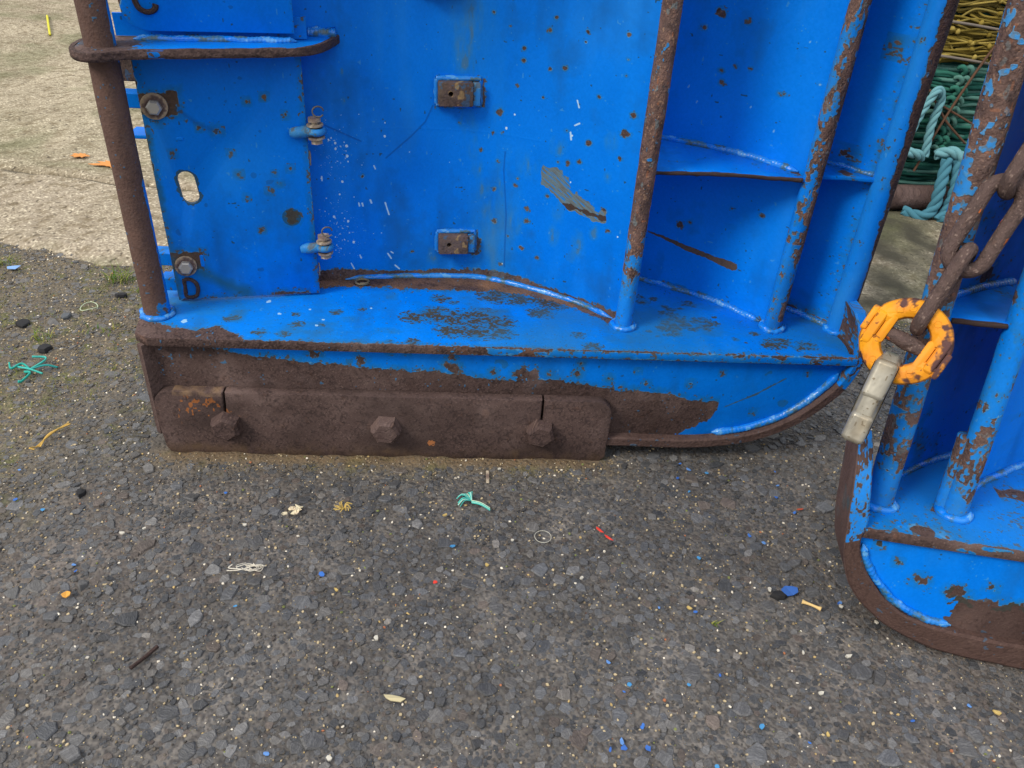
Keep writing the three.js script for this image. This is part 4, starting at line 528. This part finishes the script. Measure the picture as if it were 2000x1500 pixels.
{ // two forged halves joined by a pin
  const k = thing('connecting_link', 'worn yellow two-part connecting link between rusty chain and grey link', 'connecting link', [.6899, .4692, .3262]);
  const Y = CH.clone(), Z = VW.clone().addScaledVector(Y, -VW.dot(Y)).normalize(), X = new THREE.Vector3().crossVectors(Y, Z); k.quaternion.setFromRotationMatrix(new THREE.Matrix4().makeBasis(X, Y, Z)); k.scale.setScalar(.9);
  const half = (sgn) => {
    const U = [], a0 = .16, n = 30; for (let i = 0; i <= n; i++) { const a = lerp(a0, Math.PI - a0, i / n); U.push([.0600 * Math.cos(a), .0610 * Math.sin(a)]); } for (let i = 0; i <= n; i++) { const a = lerp(Math.PI - a0, a0, i / n); U.push([.0285 * Math.cos(a), .0300 * Math.sin(a) + .003]); }
    const G = [extr(U, .0290, .0105, [], 6).translate(0, 0, -.0145), extr(roundRect(-.0612, -.013, -.0527, .026, .0035, 3), .0275, .0036, [], 3).translate(0, 0, -.0137), extr(roundRect(-.0372, -.018, -.0245, .026, .0045, 3), .0282, .0042, [], 3).translate(0, 0, -.0141), extr(roundRect(.0378, -.024, .0522, .028, .006, 4), .0335, .005, [], 4).translate(0, 0, -.0167)];
    for (const [lx, ly] of [[-.030, .0355], [-.016, .0445], [.022, .041]]) G.push(new THREE.TorusGeometry(.0046, .0010, 6, 16).translate(lx, ly, .0142));
    for (const [lx, ly] of [[-.022, .026], [.038, .020]]) G.push(new RoundedBoxGeometry(.008, .004, .002, 2, .0008).rotateZ(.5).translate(lx * 1.25, ly * 1.25, .0145));
    const g = mergeGeometries(G.map((q) => (q.index ? q.toNonIndexed() : q))); const h = crease(g, .9); const p = h.attributes.position; for (let i = 0; i < p.count; i++) { const x = p.getX(i), y = p.getY(i), z = p.getZ(i); p.setXYZ(i, x + .0007 * fbm(y * 90, z * 90, 2), y + .0007 * fbm(x * 90 + 4, z * 90, 2), z + .0006 * fbm(x * 80, y * 80, 2)); } if (sgn < 0) h.rotateZ(Math.PI); return uvBy(h, (x, y, z) => [x + .4 * z, y + .3 * z]);
  };
  part('half_link', half(1), yellowMat, k); part('half_link', half(-1), yellowMat, k);
  part('pin', bar([[-.052, 0, 0], [.052, 0, 0]], (t) => .0095 + .0022 * Math.exp(-Math.pow((t - .5) / .14, 2)), { n: 30, seg: 14, wob: .1, freq: 80 }), chainMat, k);
}
{ // forged grey link seen edge-on
  const T = new THREE.Vector3(.6765, .4460, .3300), B = new THREE.Vector3(.6452, .3474, .3630), c = T.clone().add(B).multiplyScalar(.5), Y = T.clone().sub(B).normalize(), f = VW.clone().addScaledVector(Y, -VW.dot(Y)).normalize(), X = new THREE.Vector3().crossVectors(Y, f);
  const steelMat = surf({ x0: -.1, y0: -.1, w: .2, h: .2, nx: 256, ny: 256, bump: .0007, spec: .5, fn: (x, y, c, s) => { const a = fbm(x * 60, y * 30, 4), b = vn(x * 300, y * 240); c[0] = 154 + 26 * a; c[1] = 150 + 26 * a; c[2] = 138 + 24 * a; mixc(c, [108, 92, 68], clamp(fbm(x * 34 + 4, y * 34, 3) * 1.6 - .15) * .7); if (b > .72) mixc(c, [96, 84, 66], .6); s.q = .34 + .15 * a; s.h = .5 + .12 * b + .2 * a; }, metal: .35 });
  const k = thing('steel_link', 'smooth worn grey steel link hanging from the yellow connecting link', 'steel link', [c.x, c.y, c.z]); k.quaternion.setFromRotationMatrix(new THREE.Matrix4().makeBasis(f, Y, X.negate())); // ring lies in the plane of f and Y
  const L = .124, W = .074, outer = [], inner = []; for (let i = 0; i < 40; i++) { const a = i / 40 * Math.PI * 2, hy = L / 2 - W / 2; outer.push([W / 2 * Math.cos(a), (Math.sin(a) >= 0 ? hy : -hy) + W / 2 * Math.sin(a)]); inner.push([(W / 2 - .019) * Math.cos(a), (Math.sin(a) >= 0 ? hy : -hy) + (W / 2 - .019) * Math.sin(a)]); }
  const g = extr(outer, .030, .012, [inner.reverse()], 5).translate(-W / 2 + .031, 0, -.015); part('ring', uvBy(crease(g, 1.1), (x, y, z) => [z + x * .5, y]), steelMat, k);
  part('upper_pad', uvBy(new RoundedBoxGeometry(.014, .052, .0275, 5, .0068).translate(.0262, .026, 0), (x, y, z) => [z + .03, y]), steelMat, k); part('lower_pad', uvBy(new RoundedBoxGeometry(.014, .040, .0285, 5, .0068).translate(.0268, -.040, 0), (x, y, z) => [z + .06, y]), steelMat, k);
}

// ---------------------------------------------------------------- nets, ropes and roller behind, seen between the two doors
{
  const R = rng(31), nb = thing('fishing_net_bundle', 'bundle of folded yellow and green netting on the ground behind the doors', 'net bundle');
  const dark = plain(46, 88, 76, .95, .1);
  part('folded_core', (() => { const g = new RoundedBoxGeometry(1.1, .88, .5, 6, .08); const p = g.attributes.position; for (let i = 0; i < p.count; i++) { const x = p.getX(i), y = p.getY(i), z = p.getZ(i); p.setXYZ(i, x + .02 * fbm(y * 12, z * 9, 3), y, z + .03 * fbm(x * 8, y * 14, 3)); } g.computeVertexNormals(); return g.translate(2.0, .435, -1.74); })(), dark, nb);
  const greens = [plain(40, 92, 80, .9, .15), plain(54, 110, 96, .9, .15), plain(34, 80, 72, .9, .15), plain(84, 126, 116, .9, .15)], yell = [plain(140, 122, 58, .9, .15), plain(120, 104, 46, .9, .15), plain(160, 142, 76, .9, .15), plain(130, 116, 62, .9, .15)];
  const sets = { g: [[], [], [], []], y: [[], [], [], []] };
  for (let k = 0; k < 270; k++) { const y = .03 + .44 * R(), x0 = 1.45 + .2 * R(), x1 = x0 + .2 + .5 * R(), z = -1.475 - .05 * R(), sag = .015 * (R() - .3); const P = []; for (let i = 0; i <= 5; i++) P.push([lerp(x0, x1, i / 5), y + .012 * (R() - .5) - sag * Math.sin(i / 5 * Math.PI) + .02 * (R() - .5) * (i / 5), z + .015 * (R() - .5) + .01 * Math.sin(i)]); sets.g[Math.floor(R() * 4)].push(bar(P, .0055 + .0025 * R(), { n: 26, seg: 6, wob: .2, freq: 60 })); }
  for (const kx of [1.71, 1.735, 1.60, 1.95]) for (let y = .2; y < .46; y += .032) sets.g[1 + 2 * Math.floor(R() * 2)].push(bar([[kx - .012, y + .012, -1.462], [kx - .002, y + .018, -1.450], [kx + .010, y + .004, -1.450], [kx + .016 * R(), y - .008, -1.460]], .0075, { n: 16, seg: 7, wob: .15, freq: 60 }));
  for (let k = 0; k < 230; k++) { const y = .475 + .42 * R(), x0 = 1.42 + .25 * R(), x1 = x0 + .12 + .3 * R(), z = -1.472 - .06 * R(), sl = (R() - .5) * .22; const P = []; for (let i = 0; i <= 5; i++) P.push([lerp(x0, x1, i / 5), y + sl * (i / 5 - .5) * (x1 - x0) * 2.2 + .016 * (R() - .5), z + .018 * (R() - .5)]); sets.y[Math.floor(R() * 4)].push(bar(P, .0036 + .002 * R(), { n: 26, seg: 6 })); }
  for (let k = 0; k < 70; k++) { const x = 1.5 + .42 * R(), y = .49 + .38 * R(), z = -1.458, a = R() * 6; sets.y[k % 3].push(bar([[x - .008 * Math.cos(a), y - .007 * Math.sin(a), z], [x, y, z + .006], [x + .008 * Math.cos(a), y + .007 * Math.sin(a), z]], (t) => .003 + .0045 * Math.sin(t * Math.PI), { n: 12, seg: 7, wob: .4, freq: 150 })); for (const b of [1, -1]) sets.y[(k + 1) % 4].push(bar([[x, y, z + .003], [x + b * (.05 + .04 * R()), y + .03 * (R() - .4), z - .005], [x + b * (.10 + .05 * R()), y + .05 * (R() - .5), z - .012]], .0036, { n: 14, seg: 6 })); }
  for (const [key, nm, lab, M] of [['g', 'green_netting', 'folded green netting', greens], ['y', 'yellow_netting', 'knotted yellow netting', yell]]) sets[key].forEach((L, i) => { const m = part(nm, mergeGeometries(L), M[i], nb, lab); m.userData.kind = 'stuff'; });
  const lace = plain(96, 72, 58, .9, .2); part('lashing', bar([[1.86, .72, -1.44], [1.76, .50, -1.435], [1.69, .30, -1.43], [1.645, .14, -1.42]], .0042, { n: 40, seg: 6 }), lace, nb); part('lashing', bar([[1.60, .385, -1.44], [1.66, .36, -1.435], [1.80, .30, -1.44]], .004, { n: 30, seg: 6 }), lace, nb); part('lashing', bar([[1.62, .40, -1.445], [1.70, .31, -1.432], [1.80, .235, -1.44]], .004, { n: 30, seg: 6 }), lace, nb);
  for (const y of [.60, .50]) part('lashing', bar([[1.50, y + .01, -1.45], [1.66, y, -1.446], [1.85, y - .02, -1.45]], .0045, { n: 30, seg: 6 }), plain(120, 112, 104, .9, .2), nb);
}
{ // three-strand rope
  const ropeMat = [plain(84, 138, 146, .85, .25), plain(104, 152, 160, .85, .25), plain(66, 116, 132, .85, .25)];
  const rope = (name, pts, r, parent, turns) => { const cv = new THREE.CatmullRomCurve3(pts.map((p) => new THREE.Vector3(...p))), n = 90, fr = cv.computeFrenetFrames(n, false), G = []; for (let s = 0; s < 3; s++) { const P = []; for (let i = 0; i <= n; i++) { const t = i / n, p = cv.getPointAt(t), a = s * 2.094 + t * turns * 6.283; p.addScaledVector(fr.normals[i], Math.cos(a) * r * .52).addScaledVector(fr.binormals[i], Math.sin(a) * r * .52); P.push([p.x, p.y, p.z]); } G.push(bar(P, r * .56, { n: 110, seg: 8, wob: .08, freq: 90 })); } return part(name, mergeGeometries(G), ropeMat[Math.floor(turns) % 3], parent); };
  const k = thing('rope_hank', 'pale blue twisted rope hanging in loops over the rusty roller', 'rope');
  rope('rope_strand', [[1.735, .19, -1.40], [1.717, .11, -1.355], [1.706, .04, -1.335], [1.675, .017, -1.325], [1.62, .02, -1.36]], .0185, k, 2.4); rope('rope_strand', [[1.775, .19, -1.40], [1.765, .10, -1.345], [1.745, .03, -1.325], [1.72, .015, -1.30]], .0185, k, 2.1); rope('rope_strand', [[1.815, .195, -1.40], [1.81, .10, -1.35], [1.80, .03, -1.33], [1.785, .015, -1.31]], .0185, k, 2.2);
  rope('rope_strand', [[1.70, .20, -1.42], [1.745, .215, -1.405], [1.79, .195, -1.39], [1.83, .185, -1.41]], .0175, k, 1.5); rope('rope_strand', [[1.56, .17, -1.43], [1.59, .205, -1.41], [1.63, .20, -1.41], [1.66, .185, -1.43]], .016, k, 1.2);
  rope('rope_strand', [[1.585, .22, -1.42], [1.60, .33, -1.415], [1.635, .405, -1.42], [1.66, .38, -1.43], [1.655, .29, -1.425], [1.665, .19, -1.42]], .013, k, 4.2);
  const g = bar([[1.30, .048, -1.41], [1.79, .048, -1.425]], .043, { n: 40, seg: 24, wob: .04, freq: 20 }); one('net_roller', uvBy(g, (x, y, z) => [x, y + z]), RUSTM, 'short rusty roller lying on the concrete under the blue rope', 'roller');
}

// ---------------------------------------------------------------- small litter on the ground
const gy = (x, z) => groundY(x, z);
{
  const r = rng(77);
  const chip = (n, w, l, th, seed, curl = .15) => { const q = rng(seed), P = []; for (let k = 0; k < n; k++) { const a = k / n * Math.PI * 2, R = .65 + .5 * q(); P.push([w * R * Math.cos(a), l * R * Math.sin(a)]); } const g = extr(P, th).rotateX(-Math.PI / 2); const p = g.attributes.position; for (let i = 0; i < p.count; i++) p.setY(i, p.getY(i) + curl * (p.getX(i) ** 2) / w + .0004); g.computeVertexNormals(); return g; };
  const blues = [plain(62, 110, 186, .6), plain(92, 134, 192, .6), plain(56, 98, 170, .6), plain(70, 134, 182, .6)];
  FLAKES.forEach(([x, z], i) => { const s = .0028 + .0045 * r() * r(), m = one('paint_flake', chip(6 + i % 3, s, s * (.5 + .6 * r()), .0006, 300 + i), blues[i % 4], ...(x > .42 && z < .12 ? ['small blue paint chip on the dark tarmac between the two doors'] : x > .3 ? ['small blue paint chip on the tarmac at the lower right'] : ['small blue paint chip on the tarmac at left or lower middle']), 'paint flake', [x, gy(x, z) + .0035, z], x > .42 && z < .12 ? 'blue chips between the doors' : x > .3 ? 'blue chips at the lower right' : 'blue chips at the left'); m.rotation.set(.2 * (r() - .5), r() * 6, .2 * (r() - .5)); });
  const lay = (name, x, z, g, mat, label, cat, h = .003, rot = 0, grp) => { const m = one(name, g, mat, label, cat, [x, gy(x, z) + h, z], grp); m.rotation.y = rot; return m; };
  lay('paint_flake', -1.017, -.725, chip(5, .017, .012, .001, 41), plain(120, 156, 206, .5), 'larger pale blue flake at the far left near the concrete edge', 'flake', .006, .4);
  lay('paint_flake', .660, .323, chip(8, .016, .011, .001, 42), blues[2], 'larger crumpled blue flake left of the right-hand door runner', 'flake', .006, .4);
  // twine
  const scrap = (pts, rad, name, label, cat, mats, h) => { const t = thing(name, label, cat, [pts[0][0][0], 0, pts[0][0][2]]); pts.forEach((P, i) => part('strand', bar(P.map(([x, y, z]) => [x - pts[0][0][0], y + gy(x, z) + .003, z - pts[0][0][2]]), rad * (.8 + .4 * r()), { n: 24, seg: 6, flat: .6 }), mats[i % mats.length], t)); return t; };
  const tq = [plain(52, 160, 148, .7), plain(70, 176, 166, .7), plain(40, 128, 126, .7)];
  const X = -.766, Z = -.259; scrap([[[X, .004, Z], [X - .02, .01, Z - .012], [X - .036, .006, Z + .002], [X - .044, .012, Z - .010]], [[X, .004, Z], [X + .018, .010, Z - .022], [X + .012, .006, Z - .045], [X - .012, .010, Z - .040]], [[X, .004, Z], [X + .03, .012, Z - .006], [X + .052, .005, Z - .010]], [[X - .006, .004, Z + .01], [X + .012, .010, Z + .022], [X + .004, .004, Z + .045], [X + .0, .006, Z + .05]], [[X - .03, .004, Z - .008], [X + .004, .012, Z + .01], [X + .034, .006, Z + .018]]], .0031, 'twine_scrap', 'tangled turquoise twine scrap on the soil at the far left', 'twine', tq);
  const X2 = .159, Z2 = .126; const L2 = []; for (let k = 0; k < 11; k++) { const a = -.6 + .22 * k, q = .016 + .012 * r(); L2.push([[X2 - .004, .004, Z2 - .002], [X2 - .004 - q * .6 * Math.cos(a), .006 + .006 * r(), Z2 - .004 - q * .7 * Math.sin(a)], [X2 - .004 - q * Math.cos(a), .004, Z2 - q * Math.sin(a)]]); } for (let k = 0; k < 4; k++) L2.push([[X2 - .004, .005, Z2 - .002 + .002 * k], [X2 + .012, .007, Z2 + .006 + .002 * k], [X2 + .028, .004, Z2 + .016 + .002 * k]]);
  scrap(L2, .0013, 'twine_scrap', 'frayed pale turquoise twine end on the tarmac before the wear plate', 'twine', [tq[1], plain(150, 206, 192, .7), tq[1], plain(190, 206, 180, .7)]);
  const wh = plain(206, 200, 186, .7); const L3 = []; for (let k = 0; k < 6; k++) { const a = r() * 6; L3.push([0, 1, 2, 3, 4].map((i) => [-.196 + (.012 + .010 * r()) * Math.cos(a + i * (.8 + .3 * k)) + .006 * k - .012, .004 + .004 * r(), .287 + (.004 + .006 * r()) * Math.sin(a + i * (.8 + .3 * k))])); } scrap(L3, .0009, 'twine_scrap', 'small tangle of thin white line on the dark tarmac', 'twine', [wh]);
  const st = plain(186, 160, 92, .85); const L4 = []; for (let k = 0; k < 18; k++) { const a = r() * 6.28, q = .008 + .010 * r(); L4.push([[-.063, .004, .151], [-.063 + .5 * q * Math.cos(a), .010 + .005 * r(), .151 + .5 * q * Math.sin(a)], [-.063 + q * Math.cos(a + .5), .006 + .006 * r(), .151 + q * Math.sin(a + .5)]]); } scrap(L4, .0009, 'dry_moss', 'curly tuft of dry straw-coloured weed on the tarmac', 'dry weed', [st]);
  const L5 = [0, 1, 2].map((k) => [[-.638 + .003 * k, .004, -.002], [-.625 - .002 * k, .008, -.035], [-.612 + .003 * k, .005, -.07]]); L5.push([[-.636, .005, .0], [-.644, .010, .010], [-.634, .008, .012]]); scrap(L5, .0016, 'dry_stalk', 'dry yellow stalk on the soil left of the wear plate', 'stalk', [plain(190, 156, 84, .85)]);
  one('line_loop', bar([...Array(12)].map((_, i) => [-.755 + .019 * Math.cos(i * .58), gy(-.755, -.534) + .007 + .003 * Math.sin(i), -.534 + .019 * Math.sin(i * .58)]), .0011, { n: 80, seg: 6 }), plain(176, 188, 160, .5), 'thin loop of pale fishing line on the soil near the left post', 'fishing line');
  one('line_loop', bar([...Array(12)].map((_, i) => [.275 + .014 * Math.cos(i * .6), gy(.275, .208) + .006, .208 + .014 * Math.sin(i * .6)]), .0006, { n: 80, seg: 6 }), plain(178, 176, 164, .4), 'fine ring of clear line on the dark tarmac in mid picture', 'fishing line');
  one('rusty_rod', bar([[-.306, gy(-.3, .46) + .007, .470], [-.294, gy(-.3, .46) + .006, .452], [-.281, gy(-.3, .46) + .008, .434]], .0026, { n: 20, seg: 8, wob: .2, freq: 90 }), RUSTM, 'short rusty metal rod on the tarmac at the lower left', 'rod');
  lay('shell_piece', -.443, .342, chip(8, .0085, .0075, .0016, 51, .4), plain(206, 150, 70, .6), 'orange-brown curled shell piece on the tarmac at lower left', 'shell', .006, .3);
  { const t = thing('shell_cluster', 'crumbled cream shell cluster on the tarmac below the wear plate', 'shell', [-.15, gy(-.15, .155), .155]); for (let k = 0; k < 9; k++) { const m = part('shell_bit', chip(6, .005 + .003 * r(), .004 + .002 * r(), .0016, 60 + k, .5), plain(206 + 10 * r(), 198, 168, .7), t); m.position.set(.012 * (r() - .5) * 2, .005 + .003 * r(), .016 * (r() - .5)); m.rotation.set(r() - .5, r() * 6, r() - .5); } }
  [[.373, .191, .9], [.386, .210, .8], [.743, .132, -.2], [.099, .311, .2]].forEach(([x, z, a], i) => lay('plastic_shard', x, z, chip(6, i === 3 ? .004 : .0095, i === 3 ? .0035 : .0028, .0009, 70 + i), plain(i === 2 ? 172 : 206, i === 2 ? 78 : 66, 54, .5), ['thin red plastic sliver on the tarmac, upper of a pair', 'thin red plastic sliver on the tarmac, lower of a pair', 'dull red plastic shard beside the right-hand door runner', 'tiny red plastic dot on the tarmac in mid picture'][i], 'plastic shard', .005, -a));
  lay('wood_chip', .052, .517, chip(7, .016, .0055, .0014, 81), plain(180, 170, 136, .8), 'cream flat wood chip on the tarmac near the bottom', 'wood chip', .006, -.15);
  one('chicken_bone', mergeGeometries([bar([[.672, .008, .345], [.684, .0085, .352], [.697, .008, .360]], (t) => .0022 + .0018 * Math.pow(Math.abs(t - .5) * 2, 3), { n: 24, seg: 8 })]), plain(212, 182, 124, .6), 'small tan bone-shaped stick beside the right-hand door runner', 'bone');
  [[.641, .328, .014, 'black lump of coal-like stone beside the tan bone-shaped stick'], [-.87, -.453, .016, 'black round stone on the soil at the far left edge'], [-.775, -.348, .017, 'dark angular stone above the turquoise twine scrap'], [-.703, -.604, .016, 'dark flat stone right below the grass tuft'], [-.793, -.494, .012, 'small grey stone left of the loop of fishing line'], [-.512, .117, .012, 'black pebble on the tarmac left of the wear plate']].forEach(([x, z, s, label], i) => { const m = one('loose_stone', STONE_GEOS[i], plain(i === 4 ? 84 : 44, i === 4 ? 88 : 44, i === 4 ? 92 : 46, .75), label, 'stone', [x, gy(x, z) + .004, z]); m.scale.set(s, s * .9, s); m.rotation.y = i; });
  [[.629, .320], [-.378, .203], [.88, .538], [.641, .44], [.707, .445], [.629, .57], [.776, .384], [.732, .353], [.49, .359], [.206, .034], [.223, .218], [.18, .273], [.642, .508], [-.409, .214], [-.05, .33], [.02, .42], [-.22, .19], [.11, .16], [-.02, .60], [.33, .30]].forEach(([x, z], i) => { const s = .0034 + .003 * r(); lay('stone_chip', x, z, chip(6, s, s * .6, .0022, 120 + i, .3), i % 3 === 2 ? plain(184, 160, 100, .8) : plain(188, 184, 172, .8), i % 3 === 2 ? 'small straw-yellow chip on the tarmac' : 'small off-white chip of shell or stone on the tarmac', 'stone chip', .005, r() * 6, i % 3 === 2 ? 'yellow chips on the tarmac' : 'pale chips on the tarmac'); });
  one('twig', bar([[-2.36, .016, -4.02], [-2.24, .02, -3.76], [-2.12, .016, -3.50]], .0065, { n: 12, seg: 6 }), plain(196, 190, 60, .7), 'thin yellow strip lying on the far concrete', 'strip');
  one('metal_strip', uvBy(new RoundedBoxGeometry(.006, .002, .034, 2, .0008), uvXZ), wornMat, 'small tan metal strip on the dirt before the wear plate', 'strip', [.184, gy(.184, .056) + .006, .056]);
  // orange paint dabs on the concrete
  const om = plain(196, 134, 76, .9), dab = (x, z, w, l, seed, rot, label) => { const q = rng(seed), P = []; for (let k = 0; k < 26; k++) { const a = k / 26 * Math.PI * 2, R = .5 + .65 * q(); P.push([w * R * Math.cos(a), l * R * Math.sin(a)]); } const m = one('paint_dab', extr(P, .0015).rotateX(-Math.PI / 2), om, label, 'paint mark', [x, .0165, z]); m.rotation.y = rot; };
  dab(-1.19, -1.575, .035, .022, 5, -.2, 'small orange paint dab on the concrete, left of two'); dab(-1.045, -1.50, .085, .045, 8, -.2, 'long orange paint dab on the concrete behind the rusty post');
  // weeds
  const blade = (x, z, a, len, lean, w) => { const P = [], I = []; for (let i = 0; i <= 5; i++) { const t = i / 5, d = lean * t * t * len, y = len * t * (1 - .35 * t * lean), ww = w * (1 - t * .9); const cx = x + Math.cos(a) * d, cz = z + Math.sin(a) * d; P.push(cx - Math.sin(a) * ww, y, cz + Math.cos(a) * ww, cx + Math.sin(a) * ww, y, cz - Math.cos(a) * ww); } for (let i = 0; i < 5; i++) { const o = i * 2; I.push(o, o + 1, o + 2, o + 1, o + 3, o + 2); } const g = new THREE.BufferGeometry(); g.setAttribute('position', new THREE.Float32BufferAttribute(P, 3)); g.setIndex(I); g.computeVertexNormals(); return g; };
  const leafM = [plain(112, 132, 52, .7, .2, { transmission: .3 }), plain(150, 150, 80, .75, .2, { transmission: .3 }), plain(84, 116, 44, .7, .2, { transmission: .3 })];
  const tuft = (x, z, n, len, spread, label) => { const t = thing('grass_tuft', label, 'grass tuft', [x, gy(x, z), z]); const S = [[], [], []]; for (let k = 0; k < n; k++) { const a = r() * 6.28; S[Math.floor(r() * 3)].push(blade(spread * (r() - .5), spread * .6 * (r() - .5), a, len * (.5 + .7 * r()), .5 + .9 * r(), .0011 + .0008 * r())); } S.forEach((L, i) => { if (L.length) { const m = part('blades', mergeGeometries(L), leafM[i], t); m.userData.kind = 'stuff'; } }); };
  tuft(-.738, -.685, 46, .05, .07, 'sprawling grass tuft on the soil beside the rusty left post'); tuft(-.805, -.394, 22, .024, .04, 'small bright green sprig above the dark angular stone'); tuft(-1.06, -.76, 26, .025, .06, 'grass growing at the concrete edge on the far left'); tuft(-1.09, -.62, 18, .018, .05, 'small weeds on the soil at the left picture edge'); tuft(-.70, -.43, 18, .018, .07, 'low weeds on the soil below the loop of fishing line'); tuft(-.66, -.63, 14, .018, .04, 'tiny weed just left of the rusty post foot'); tuft(.525, .385, 7, .010, .01, 'single tiny green sprout on the tarmac in mid picture');
  { const mossM = plain(118, 122, 62, .95, .1), L = []; for (let k = 0; k < 3200; k++) { const x = -1.25 + .85 * r(), z = -.8 + .75 * r(); if (soilAt(x, z) < .4 || fbm(x * 11 + 4, z * 11, 3) < .05) continue; const n = 1 + Math.floor(r() * 3); for (let i = 0; i < n; i++) L.push(blade(x + .008 * (r() - .5), z + .008 * (r() - .5), r() * 6.28, .004 + .006 * r(), .4 + .9 * r(), .0007).translate(0, gy(x, z), 0)); } const m = new THREE.Mesh(mergeGeometries(L), mossM); m.name = 'moss'; m.userData = { kind: 'stuff', label: 'sparse moss and weed shoots on the soil', category: 'moss' }; m.castShadow = m.receiveShadow = true; scene.add(m); }
  one('split_ring', bar([...Array(14)].map((_, i) => [-.066 + .0125 * Math.cos(i * .62), YS + .003 + .0007 * i * .3, -.232 + .0105 * Math.sin(i * .62)]), .0022, { n: 90, seg: 8 }), plain(126, 116, 92, .5, .5, { metalness: .3 }), 'small split ring lying on the shelf against the blue plate', 'ring');
}
renderer.render(scene, camera);
